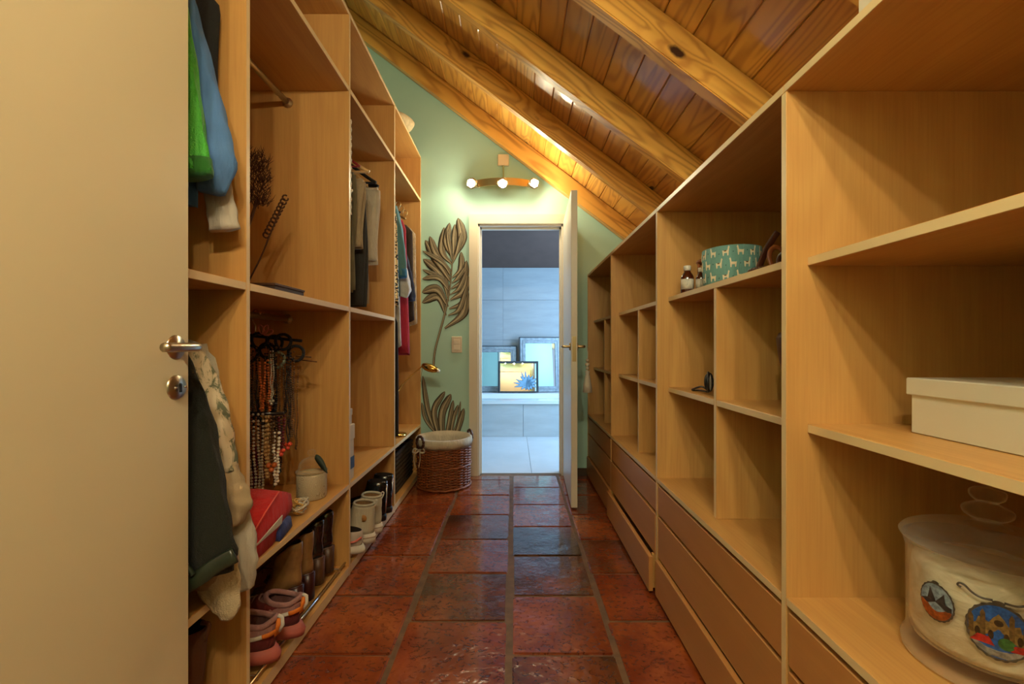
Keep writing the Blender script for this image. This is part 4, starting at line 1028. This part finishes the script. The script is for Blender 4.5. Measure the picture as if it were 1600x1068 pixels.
def sneaker(label, y, x, z):
    t = shoe('sneaker', label, (x, y, z), PI, -.13, WINE, PKS, SG, L=.265, W=.05, shaft=.105, sole_h=.038, collar=(.0, .115), flare=.018, lining=cloth('mauve_shadow_mesh', (128, 84, 80), .9, 600, .2), toe_h=.05)
    # padded collar, heel tab, stripe, laces, outsole
    col = [Vector(p) for p in foot_ring(.108, .006, .118, .034, 26, L=.265)]; col = [Vector((p.x, p.y, p.z+.020*max(0, 1-p.x/.03)+.012*max(0, (p.x-.08)/.05))) for p in col]
    tube('collar', col+[col[0]], .0085, MAU, t, 8, local=True)
    loft('collar_panel', [foot_ring(.080, .000, .158, .0435, L=.265), foot_ring(.096, .002, .140, .041, L=.265), foot_ring(.110, .003, .124, .0365, L=.265)], MAU, t, cap0=False, cap1=False, local=True)
    R = [[(-.006+.0*k, w, .105+.034*u), (-.012, 0, .107+.036*u), (-.006, -w, .105+.034*u), (.004, 0, .105+.034*u)] for k, (u, w) in enumerate(((-.8, .020), (0, .017), (.6, .012)))]
    loft('heel_tab', R, ORA, t, local=True)
    tube('pull_loop', [(-.010, 0, .085), (-.018, 0, .105), (-.014, 0, .128), (.0, 0, .132)], .0055, WHF, t, 8, local=True)
    for s in (-1, 1):
        tube('stripe', bez([(.006, s*.030, .090), (.05, s*.044, .078), (.10, s*.047, .072), (.15, s*.046, .062)], 5), .0065, WHF, t, 8, .35, local=True)
        tube('tab_stripe', bez([(-.006, s*.012, .092), (.006, s*.030, .090), (.022, s*.0375, .086)], 5), .008, ORA, t, 8, .5, local=True)
    for k in range(4): tube('lace', bez([(.135+.018*k, -.022, .100-.006*k), (.138+.018*k, 0, .112-.007*k), (.135+.018*k, .022, .100-.006*k)], 4), .003, MAU, t, 6, local=True)
    loft('outsole', [foot_ring(-.003, -.006, .26, .046, L=.265), foot_ring(.004, -.010, .262, .049, L=.265)], WHF, t, local=True)
    return t
sneaker('wine and rose running shoe with orange heel tab by the first upright', 1.345, -.745, .078)
sneaker('wine and rose running shoe with orange heel tab beside the brown boots', 1.460, -.725, .078)
BRP = plain('brown_patent_leather', (150, 112, 66), .18, var=.35, vscale=18, coat=.6); HEEL = plain('burgundy_heel', (56, 18, 14), .35); BKP = plain('black_patent_leather', (14, 14, 16), .1, coat=1.0); WHEEL = plain('stacked_wood_heel', (92, 58, 34), .45, var=.3, vscale=40)
def heelboot(label, y, x, up, hl, shaft=.135, heel=.085):
    t = shoe('heeled_boot', label, (x, y, .070), PI, -.02, up, hl, SG, L=.235, W=.040, shaft=shaft, sole_h=.010, collar=(.0, .095), heel=heel, extra=hl, cat='boot', toe_h=.045)
    return t
heelboot('brown patent ankle boot with burgundy block heel beside the running shoes', 1.585, -.775, BRP, HEEL, .16, .095)
heelboot('brown patent ankle boot with burgundy block heel beside the black patent pair', 1.675, -.775, BRP, HEEL, .16, .095)
heelboot('black patent ankle boot with stacked brown heel beside the brown patent pair', 1.785, -.785, BKP, WHEEL, .155, .10)
heelboot('black patent ankle boot with stacked brown heel against the second upright', 1.880, -.785, BKP, WHEEL, .155, .10)
t = shoe('black_boot', 'black leather boot standing at the back behind the running shoes', (-1.03, 1.40, .085), PI, -.08, plain('black_leather', (22, 20, 20), .35), BLACK, SG, shaft=.22, cat='boot', L=.14)
t = shoe('black_boot', 'black leather boot standing at the back behind the brown patent boots', (-1.03, 1.53, .085), PI, -.08, plain('black_leather', (22, 20, 20), .35), BLACK, SG, shaft=.22, cat='boot', L=.14)
SUE = cloth('brown_suede', (112, 66, 32), .95, 900, .35)
for y, lab in ((.975, 'brown suede boot behind the ivory door in the bottom bay'), (1.115, 'brown suede boot beside the first upright in the bottom bay')):
    t = shoe('suede_boot', lab, (-.80, y, .0465), PI, 0, SUE, plain('brown_rubber', (52, 34, 22), .7), SG, L=.27, W=.058, shaft=.27, sole_h=.022, collar=(-.012, .135), cat='boot')
    tube('pull_loop', bez([(-.008, 0, .24), (-.02, 0, .28), (.0, 0, .285)], 5), .005, SUE, t, 6, local=True)
WCAN = cloth('white_canvas', (206, 196, 170), .85, 700, .1)
for y, lab in ((2.155, 'white lug-soled boot with tan badge in the second bay'), (2.270, 'white lug-soled boot beside the black combat boots')):
    t = shoe('white_boot', lab, (-.695, y, .074), PI, -.07, WCAN, WHF, SG, L=.26, W=.050, shaft=.18, sole_h=.046, collar=(.008, .112), flare=.006, lining=cloth('tan_lining', (160, 120, 74)), cat='boot')
    loft('sole_groove', [foot_ring(.028, -.014, .263, .0535, L=.26), foot_ring(.031, -.014, .263, .0535, L=.26)], plain('sole_groove', (160, 140, 116), .7), t, local=True)
    tube('pull_loop', bez([(.006, 0, .17), (-.004, 0, .20), (.006, 0, .205), (.014, 0, .18)], 5), .003, WHF, t, 6, local=True)
    tube('collar_band', [Vector(p) for p in foot_ring(.187, .010, .107, .040, 24, L=.26)]+[Vector(foot_ring(.187, .010, .107, .040, 24, L=.26)[0])], .006, WCAN, t, 6, local=True)
    loft('badge', [[(.045+.016*math.cos(2*PI*k/18), .0375+tt, .125+.017*math.sin(2*PI*k/18)) for k in range(18)] for tt in (0, .0018)], plain('tan_badge', (176, 122, 60), .7), t, local=True)
BKL = plain('black_glossy_leather', (18, 20, 18), .22, coat=.5)
for y, lab in ((2.425, 'black glossy combat boot beside the white boots'), (2.545, 'black glossy combat boot next to the third upright')):
    t = shoe('combat_boot', lab, (-.715, y, .072), PI, -.05, BKL, BLACK, SG, L=.27, W=.050, shaft=.215, sole_h=.034, collar=(.0, .11), cat='boot')
    tube('zip', [(.002, .006, .045), (-.002, .008, .12), (.001, .006, .20)], .0045, CHROME, t, 6, local=True)
    for k in range(5): tube('strap', [Vector((.045+.0, s*(.043-.001*k), .085+.024*k)) for s in (-1, 1)], .004, BKL, t, 6, local=True)
t = shoe('white_trainer', 'white and pink trainer beside the second upright', (-.715, 2.045, .076), PI, -.09, cloth('white_pink_mesh', (216, 200, 186), .8), WHF, SG, L=.26, W=.046, shaft=.10, sole_h=.034, flare=.012, toe_h=.045)
tube('stripe', bez([(.0, .02, .075), (.03, .042, .06), (.09, .047, .055)], 5), .005, plain('coral_stripe', (226, 120, 104), .6), t, 6, .5, local=True)
t = shoe('tan_boot', 'tan leather boot in the bottom bay by the basket', (-.80, 2.80, .0465), PI, 0, plain('tan_leather', (150, 94, 44), .5, var=.3), plain('brown_rubber', (52, 34, 22), .7), SG, L=.25, W=.044, shaft=.20, sole_h=.02, cat='boot')
sc = thing('seagrass_box', 'dark woven seagrass box in the bottom bay beside the basket', 'box', (-.95, 3.15, .046))
SEAG = plain('dark_seagrass', (72, 56, 34), .8, var=.5, vscale=60)
for k in range(9):
    tube('woven_band', [(-.80, 2.92, .06+.03*k), (-.80, 3.40, .06+.03*k), (-1.1, 3.40, .06+.03*k), (-1.1, 2.92, .06+.03*k), (-.80, 2.92, .06+.03*k)], .015, SEAG, sc, 8)

# ------------------------------------------------------------------ other things in the wardrobe
wx = thing('white_box', 'white upright box with black stripe behind the second upright', 'box', (-.90, 2.03, .415))
WCD = plain('white_cardboard', (210, 200, 180), .6)
box('body', -1.08, -.762, 1.991, 2.075, .4155, .66, WCD, wx); box('lid', -1.084, -.758, 1.989, 2.079, .60, .672, WCD, wx, bev=.003)
box('stripe', -1.081, -.760, 1.990, 2.0765, .465, .52, BLACK, wx, bev=0)
wx = thing('white_box', 'small white box lying on top of the striped white box', 'box', (-.90, 2.03, .672))
box('body', -1.06, -.768, 1.995, 2.065, .6725, .715, WCD, wx); box('lid', -1.063, -.765, 1.993, 2.068, .712, .745, WCD, wx, bev=.003)
# brass lamp
lp = thing('brass_lamp', 'brass gooseneck lamp with shell shade on the lower shelf by the mint wall', 'lamp', (-.80, 3.02, .415))
BRG = plain('polished_brass', (212, 168, 86), .18, 1)
lathe('base', [(0, 0), (.066, 0), (.068, .006), (.064, .018), (.02, .022), (.008, .03), (0, .03)], (-.812, 3.02, .4155), BRG, lp, 32)
tube('stem', bez([(-.812, 3.02, .43), (-.83, 3.03, .60), (-.81, 3.06, .72), (-.76, 3.10, .80), (-.655, 3.16, .90)], 8), .005, BRG, lp, 10)
R = []
ax0, ax1 = Vector((-.668, 3.155, .902)), Vector((-.545, 3.13, .862)); d = ax1-ax0
for u, r in ((0, .004), (.06, .018), (.25, .030), (.5, .034), (.75, .030), (.92, .020), (1, .010)):
    c = ax0+d*u; a = d.normalized(); b1 = Vector((0, 1, 0)); b1 = (b1-a*b1.dot(a)).normalized(); b2 = a.cross(b1)
    R.append([c+b1*(r*math.cos(2*PI*k/20))+b2*(r*.85*math.sin(2*PI*k/20)*(1+.06*math.cos(10*PI*k/10))) for k in range(20)])
loft('shade', R, BRG, lp)
beads('bulb_tip', [ax1+d*.02], .014, plain('frosted_bulb', (236, 232, 222), .3), lp)
tube('pull_cord', bez([(-.66, 3.155, .895), (-.668, 3.15, .84), (-.674, 3.15, .78)], 5), .0018, BRG, lp, 5)
# straw hat on top
ht = thing('straw_hat', 'pale straw hat lying on top of the wardrobe by the mint wall', 'hat', (-.86, 3.10, 2.555))
STR = plain('straw', (206, 188, 148), .8, var=.25, vscale=40)
lathe('brim', [(.075, .035), (.10, .02), (.135, .055), (.150, .085), (.147, .088), (.13, .06), (.10, .027), (.075, .042)], (-.865, 3.10, 2.555), STR, ht, 36, False, False, fn=lambda a, z: 1+.05*math.sin(a*2*PI*3))
lathe('crown', [(.078, .035), (.082, .004), (.07, .0), (0, .0)], (-.865, 3.10, 2.5555), STR, ht, 28, False)

# ------------------------------------------------------------------ things on the right shelving
# shoebox
sb = thing('shoebox', 'white lidded shoebox on the shelf over the glass jar', 'box', (.875, .69, .871))
IVC = plain('ivory_cardboard', (218, 210, 190), .55)
box('body', .775, .985, .53, .850, .872, .972, IVC, sb); box('lid', .769, .991, .524, .856, .945, .978, IVC, sb, bev=.002)
# glass jar with painted medallions
jx, jy, jz = .806, .742, .4965
gj = thing('glass_jar', 'large glass jar with painted building medallions standing on the drawer top', 'jar', (jx, jy, jz))
GJ = gmat('jar_glass', (.97, .95, .90, 1))
lathe('body', [(0, .004), (.104, .0), (.111, .004), (.112, .016), (.106, .026), (.104, .034), (.104, .05), (.105, .18), (.110, .200), (.107, .200), (.1015, .18), (.1005, .05), (.098, .036), (0, .034)], (jx, jy, jz), GJ, gj, 48)
lathe('lid', smooth_prof([(.112, .202), (.114, .207), (.102, .218), (.070, .230), (.032, .236), (.028, .240), (.018, .244), (.020, .248), (.031, .257), (.031, .267), (.018, .275), (.014, .278), (.022, .286), (.022, .297), (.010, .303), (0, .304)]), (jx, jy, jz), GJ, gj, 44)
def fillm():
    m, nt, p = newmat('white_cotton_filling'); v = objcoord(nt, False)
    n = noise(nt, mapping(nt, v, (1, 1, 2)), 14, 5, .6, .8)
    nt.links.new(ramp(nt, n, [(.35, lin(206, 190, 164)), (.6, lin(240, 234, 222))]), p.inputs['Base Color']); bump(nt, p, n, .5, .01); p.inputs['Roughness'].default_value = .95; return m
wfl = thing('cotton_filling', 'white cotton filling inside the large glass jar', 'cotton', (jx, jy, jz+.04))
lathe('cotton', [(0, .038), (.092, .038), (.097, .05), (.098, .13), (.095, .165), (.07, .178), (.03, .188), (0, .188)], (jx, jy, jz), fillm(), wfl, 40, fn=lambda a, z: 1+.012*math.sin(a*2*PI*5+z*60))
def on_jar(a, z, r=.1052): return Vector((jx+r*math.cos(a), jy+r*math.sin(a), jz+z))
def patch(name, ac, zc, pts, mat, r, par=None):
    """polygon given in (metres along the wall, metres up) wrapped on the jar, with thickness"""
    cx = sum(p[0] for p in pts)/len(pts); cy = sum(p[1] for p in pts)/len(pts)
    P = [on_jar(ac+p[0]/.1052, zc+p[1], r) for p in pts]+[on_jar(ac+cx/.1052, zc+cy, r+.0002)]; n = len(pts)
    Q = [on_jar(ac+p[0]/.1052, zc+p[1], r-.0006) for p in pts]
    return mesh(name, P+Q, [(i, (i+1) % n, n) for i in range(n)]+[(i, (i+1) % n, n+1+(i+1) % n, n+1+i) for i in range(n)], mat, par or gj, smooth=False)
def rimpts(a, b, n=72): return [(a*(1+.02*math.sin(22*2*PI*k/n))*math.cos(2*PI*k/n), b*(1+.02*math.sin(22*2*PI*k/n))*math.sin(2*PI*k/n)) for k in range(n)]
def el(a, b, n=28, x=0, y=0, t0=0, t1=2*PI): return [(x+a*math.cos(t0+(t1-t0)*k/n), y+b*math.sin(t0+(t1-t0)*k/n)) for k in range(n)]
E = lambda n, c: plain('enamel_'+n, c, .35, var=.55, vscale=160)
for (ac, zc, sc_, big) in ((math.atan2(-.742, -.806)+.11, .108, .86, True), (3.30, .118, .62, False)):
    a_, b_ = .038*sc_, .046*sc_
    rim = patch('medallion_rim', ac, zc, rimpts(a_*1.09, b_*1.09), E('rim', (92, 80, 66)), .1056)
    patch('medallion_sky', ac, zc, el(a_, b_), E('blue', (44, 96, 176)) if big else E('pale', (150, 166, 178)), .1060, rim)
    if big:
        patch('medallion_building', ac, zc, [(-.030, -.024), (.030, -.024), (.031, .004), (.024, .006), (.022, .016), (.019, .006), (.010, .012), (.006, .020), (.0, .028), (-.006, .020), (-.010, .012), (-.018, .006), (-.021, .017), (-.024, .006), (-.031, .004)], E('ochre', (150, 116, 62)), .1064, rim)
        for q, (x, hh) in enumerate(((-.029, .020), (-.0165, .030), (.0135, .031), (.028, .019))): patch('medallion_tower', ac, zc, [(x-.0028, -.01), (x+.0028, -.01), (x+.0028, hh-.006), (x, hh), (x-.0028, hh-.006)], E('ochre_dark', (118, 86, 44)), .1065, rim)
        for x in (-.022, -.008, .008, .022): patch('medallion_arch', ac, zc, el(.003, .007, 12, x, -.006), E('brown', (72, 48, 26)), .1068, rim)
        patch('medallion_rose_window', ac, zc, el(.005, .005, 14, 0, .014), E('brown', (72, 48, 26)), .1068, rim)
        patch('medallion_awning', ac, zc, [(-.030, -.022), (-.004, -.022), (-.010, -.010), (-.022, -.010)], E('red', (190, 40, 30)), .1070, rim)
        patch('medallion_tree', ac, zc, el(.009, .009, 14, .008, -.015), E('green', (60, 110, 50)), .1070, rim)
        patch('medallion_street', ac, zc, [(-.029, -.021), (.029, -.021), (.022, -.030), (.010, -.0375), (-.010, -.0375), (-.022, -.030)], E('grey', (150, 140, 130)), .1066, rim)
        patch('medallion_roof', ac, zc, [(.012, -.024), (.030, -.024), (.026, -.014), (.016, -.014)], E('red', (190, 40, 30)), .1070, rim)
        for s in (-1, 1):
            pts = bez([on_jar(ac+s*x/.1052, zc+z, .1061) for x, z in ((.006, .047), (.018, .046), (.028, .050), (.036, .057), (.042, .058), (.044, .054), (.040, .052))], 5)
            tube('medallion_scroll', pts, .0016, E('rim', (92, 80, 66)), rim, 6)
    else:
        patch('medallion_town', ac, zc, [(-.022, -.012), (.022, -.012), (.022, .000), (.014, .002), (.012, .018), (.009, .002), (-.006, .001), (-.008, .022), (-.012, .002), (-.022, -.002)], E('slate', (70, 62, 60)), .1064, rim)
        patch('medallion_roofs', ac, zc, el(.0225, .024, 20, 0, -.004, PI, 2*PI), E('rust', (170, 84, 34)), .1068, rim)
    patch('medallion_crest', ac, zc, el(.008*sc_, .004*sc_, 12, 0, b_*1.12), E('rim', (92, 80, 66)), .1062, rim)

# bottles
AMB = plain('amber_glass', (74, 30, 12), .12, coat=.6); CAPW = plain('white_cap', (226, 220, 206), .4)
def labelm():
    m, nt, p = newmat('printed_bottle_label'); v = objcoord(nt, False)
    sp = nt.nodes.new('ShaderNodeSeparateXYZ'); nt.links.new(v, sp.inputs[0])
    ln = math_(nt, 'GREATER_THAN', math_(nt, 'SINE', math_(nt, 'MULTIPLY', sp.outputs[2], 1300.0)), .45)
    w = math_(nt, 'GREATER_THAN', noise(nt, mapping(nt, v, (1, 1, .1)), 420, 2), .5)
    nt.links.new(mix(nt, math_(nt, 'MULTIPLY', math_(nt, 'MULTIPLY', ln, w), .75), lin(214, 206, 190), lin(96, 92, 90)), p.inputs['Base Color']); p.inputs['Roughness'].default_value = .6; return m
LBM = labelm()
def bottle(label, x, y, r, h):
    z = 1.2415
    t = thing('amber_bottle', label, 'bottle', (x, y, z), 'amber bottles beside the teal basket')
    lathe('body', [(0, 0), (r*.95, 0), (r, .003), (r, h*.55), (r*.85, h*.66), (r*.5, h*.78), (r*.42, h*.86), (0, h*.86)], (x, y, z), AMB, t, 26)
    lathe('cap', [(r*.55, h*.82), (r*.56, h*.98), (r*.5, h), (0, h)], (x, y, z), CAPW, t, 22, fn=lambda a, z: 1+.02*math.sin(a*2*PI*18))
    R = []
    for zz in (h*.13, h*.50):
        R.append([(x+rr*math.cos(a), y+rr*math.sin(a), z+zz) for rr, ang_ in ((r+.0006, 1), (r-.001, -1)) for a in [(PI*1.02+PI*.75*(k/16 if ang_ > 0 else 1-k/16)) for k in range(17)]])
    loft('label', R, LBM, t)
bottle('larger amber bottle with white cap and printed label beside the teal basket', .665, 1.672, .0245, .105)
bottle('smaller amber bottle with white cap between the larger bottle and the teal basket', .688, 1.602, .019, .085)
# brown wooden loop behind the bottles
wl = thing('leather_loop', 'brown leather loop with two posts standing behind the amber bottles', 'strap', (.73, 1.62, 1.2415))
LTH = plain('tan_brown_leather', (138, 72, 30), .45, var=.3)
tube('loop', [Vector((.745+.055*math.cos(a), 1.625+.05*math.sin(a), 1.358+.006*math.cos(a))) for a in [2*PI*k/30 for k in range(31)]], .008, LTH, wl, 8)
for dx, dy in ((-.055, 0.0), (-.02, -.045)): tube('post', [(.745+dx, 1.625+dy, 1.246), (.745+dx, 1.625+dy, 1.358)], .006, LTH, wl, 8)
# teal fabric basket with llamas
tbx, tby, tbr, tbh = .735, 1.475, .090, .122
tb = thing('fabric_basket', 'teal fabric basket printed with white llamas beside the amber bottles', 'basket', (tbx, tby, 1.2415))
TLF = cloth('teal_printed_fabric', (116, 166, 158), .85, 600, .12)
lathe('wall', [(0, 0), (tbr*.93, 0), (tbr*.97, .006), (tbr, tbh*.5), (tbr*1.0, tbh), (tbr*.96, tbh+.001), (tbr*.95, .012), (0, .012)], (tbx, tby, 1.2415), TLF, tb, 48, fn=lambda a, z: 1+.012*math.sin(a*2*PI*4+z*30))
LLW = plain('llama_white', (222, 208, 176), .8); LLB = plain('llama_saddle', (120, 92, 56), .8); SPK = plain('dark_teal_fleck', (44, 84, 84), .8)
def onb(a, z): 
    r = (tbr*(.97+.03*min(1, z/(tbh*.5))))*(1+.012*math.sin(a*4+z*30))
    return Vector((tbx+(r+.0012)*math.cos(a), tby+(r+.0012)*math.sin(a), 1.2415+z))
def bpatch(name, a0, z0, pts, mat, s=1, mir=1, off=0, par=None):
    P = []
    for x, y in pts:
        v = onb(a0+mir*x*s/tbr, z0+y*s); d = Vector((math.cos(a0+mir*x*s/tbr), math.sin(a0+mir*x*s/tbr), 0)); P.append(v+d*off)
    n = len(P); Q = [p-Vector((math.cos(a0), math.sin(a0), 0))*.0012 for p in P]
    return mesh(name, P+Q, [tuple(range(n))]+[(i, (i+1) % n, n+(i+1) % n, n+i) for i in range(n)], mat, par or tb, smooth=False)
LL = [(-.009, -.012), (-.006, -.012), (-.005, -.003), (.004, -.003), (.005, -.012), (.008, -.012), (.009, .002), (.010, .013), (.012, .016), (.010, .019), (.009, .021), (.007, .018), (.005, .006), (-.008, .005), (-.011, .007)]
k = 0
for row, zz in enumerate((.022, .062, .100)):
    for c_ in range(11):
        a0 = 2.2+c_*.47+(.235 if row % 2 else 0)
        mir = -1 if (c_+row) % 2 else 1
        lm = bpatch('llama', a0, zz, LL, LLW, .95, mir)
        if (c_+row) % 2 == 0: bpatch('saddle', a0, zz, [(-.005, .002), (.002, .002), (.002, .0062), (-.005, .0058)], LLB, .95, mir, .0006, lm)
        bpatch('fleck', a0+.235, zz+.004*((c_*7) % 3-1), [(-.0012, -.002), (.0012, -.001), (.0012, .002), (-.0008, .0015)], SPK)
# leather straps and sunglasses right of the basket
st = thing('leather_strap', 'dark brown leather strap curving up beside the teal basket', 'strap', (.72, 1.28, 1.2415))
DLT = plain('dark_brown_leather', (74, 34, 18), .45)
tube('strap', bez([(.74, 1.325, 1.255), (.745, 1.315, 1.29), (.755, 1.30, 1.33), (.77, 1.285, 1.365), (.775, 1.28, 1.375)], 6), .010, DLT, st, 10, .35)
tube('strap_end', bez([(.74, 1.325, 1.255), (.76, 1.34, 1.262), (.80, 1.345, 1.255)], 5), .012, DLT, st, 10, .35)
cl = thing('leather_cuff', 'tan leather cuff standing on the shelf near the upright', 'bracelet', (.70, 1.155, 1.2415))
tube('band', [Vector((.735+.022*math.cos(a), 1.215+.008*math.sin(a), 1.283+.034*math.sin(a))) for a in [2*PI*k/26 for k in range(27)]], .007, LTH, cl, 8, .5)
tube('ring_band', [Vector((.715, 1.155+.022*math.cos(a), 1.268+.018*math.sin(a))) for a in [2*PI*k/20 for k in range(21)]], .006, DLT, cl, 7)
sg = thing('sunglasses', 'black sunglasses lying on the shelf near the upright', 'sunglasses', (.70, 1.11, 1.2415))
for dy in (-.028, .028):
    loft('lens', [[(.715+t, 1.10+dy+.024*math.cos(2*PI*k/20), 1.272+.020*math.sin(2*PI*k/20)) for k in range(20)] for t in (0, .003)], plain('dark_lens', (16, 16, 18), .08), sg)
    tube('rim', [Vector((.714, 1.10+dy+.025*math.cos(2*PI*k/20), 1.272+.021*math.sin(2*PI*k/20))) for k in range(21)], .003, BLACK, sg, 6)
    tube('temple', [(.716, 1.10+dy*1.8, 1.28), (.80, 1.10+dy*1.8, 1.276), (.83, 1.10+dy*1.8, 1.252)], .0028, BLACK, sg, 6)
tube('bridge', [(.714, 1.095, 1.277), (.714, 1.105, 1.277)], .003, BLACK, sg, 6)
bp = thing('bead_pile', 'small heap of dark beads in front of the tan cuff', 'bracelet', (.675, 1.19, 1.2415))
rnd = random.Random(3)
beads('beads', [(.67+.018*math.cos(2*PI*k/26)+rnd.uniform(-.002, .002), 1.19+.035*math.sin(2*PI*k/26), 1.2475) for k in range(26)], .006, plain('dark_wood_bead', (66, 36, 20), .35), bp)
# black cable
cb = thing('coiled_cable', 'black coiled charging cable on the lower shelf next to the divider', 'cable', (.70, 1.53, .870))
for k in range(6):
    c = Vector((.675, 1.50+.008*(k % 3), .914)); r = .022+.0025*k; tl = .25*k-.6
    tube('coil', [c+Vector((r*.5*math.cos(a)*math.cos(tl), r*math.cos(a)*math.sin(tl)+.010*math.cos(a), r*1.0*math.sin(a))) for a in [2*PI*q/24 for q in range(25)]], .0035, BLACK, cb, 6)
tube('lead', bez([(.675, 1.51, .885), (.668, 1.55, .895), (.660, 1.60, .882), (.662, 1.615, .876), (.675, 1.585, .878), (.675, 1.52, .880)], 6), .0035, BLACK, cb, 6)
tube('tie', [Vector((.673, 1.503, .912))+Vector((.0, .012*math.cos(a), .03*math.sin(a)-.0)) for a in [2*PI*q/16 for q in range(17)]], .004, plain('grey_tie', (120, 116, 110), .5), cb, 6)
# brown leather bottle bag standing behind the upright
lb_ = thing('leather_flask', 'dark brown leather flask standing against the upright over the deepest drawers', 'flask', (.775, 1.17, .870))
lathe('body', [(0, 0), (.035, 0), (.040, .01), (.045, .08), (.058, .15), (.062, .19), (.055, .205), (.03, .21), (0, .21)], (.775, 1.17, .8705), DLT, lb_, 28)
lathe('base_band', [(.0405, .008), (.047, .06), (.0455, .062), (.039, .008)], (.775, 1.17, .8705), BLACK, lb_, 28, False, False)
tube('handle', bez([(.81, 1.15, 1.07), (.81, 1.16, 1.09), (.81, 1.19, 1.09), (.81, 1.20, 1.07)], 5), .006, DLT, lb_, 8)
# small red-brown purse in the far bay
pu = thing('small_purse', 'small red-brown purse on the shelf of the bay next to the mint wall', 'purse', (.72, 3.22, .870))
R = []
for z, w, d_ in ((.001, .035, .022), (.02, .042, .026), (.05, .038, .02), (.075, .028, .008)):
    R.append([(.715+d_*math.sin(t), 3.225+w*math.cos(t), .870+z) for t in [2*PI*k/20 for k in range(20)]])
loft('pouch', R, plain('red_brown_leather', (112, 46, 26), .5), pu)
tube('strap', bez([(.712, 3.20, .94), (.705, 3.21, .99), (.71, 3.24, .99), (.715, 3.25, .94)], 5), .006, BLACK, pu, 8)
tube('clasp', [(.715, 3.198, .946), (.715, 3.252, .946)], .005, BRASS, pu, 8)
# pale box lying on top of the shelving
tp = thing('white_box', 'white box standing on top of the low shelving under the rafters', 'box', (.66, .66, RTOP))
box('body', .610, .80, .57, .772, RTOP+.0005, RTOP+.07, WCD, tp); box('lid', .605, .805, .565, .777, RTOP+.045, RTOP+.08, WCD, tp, bev=.003)
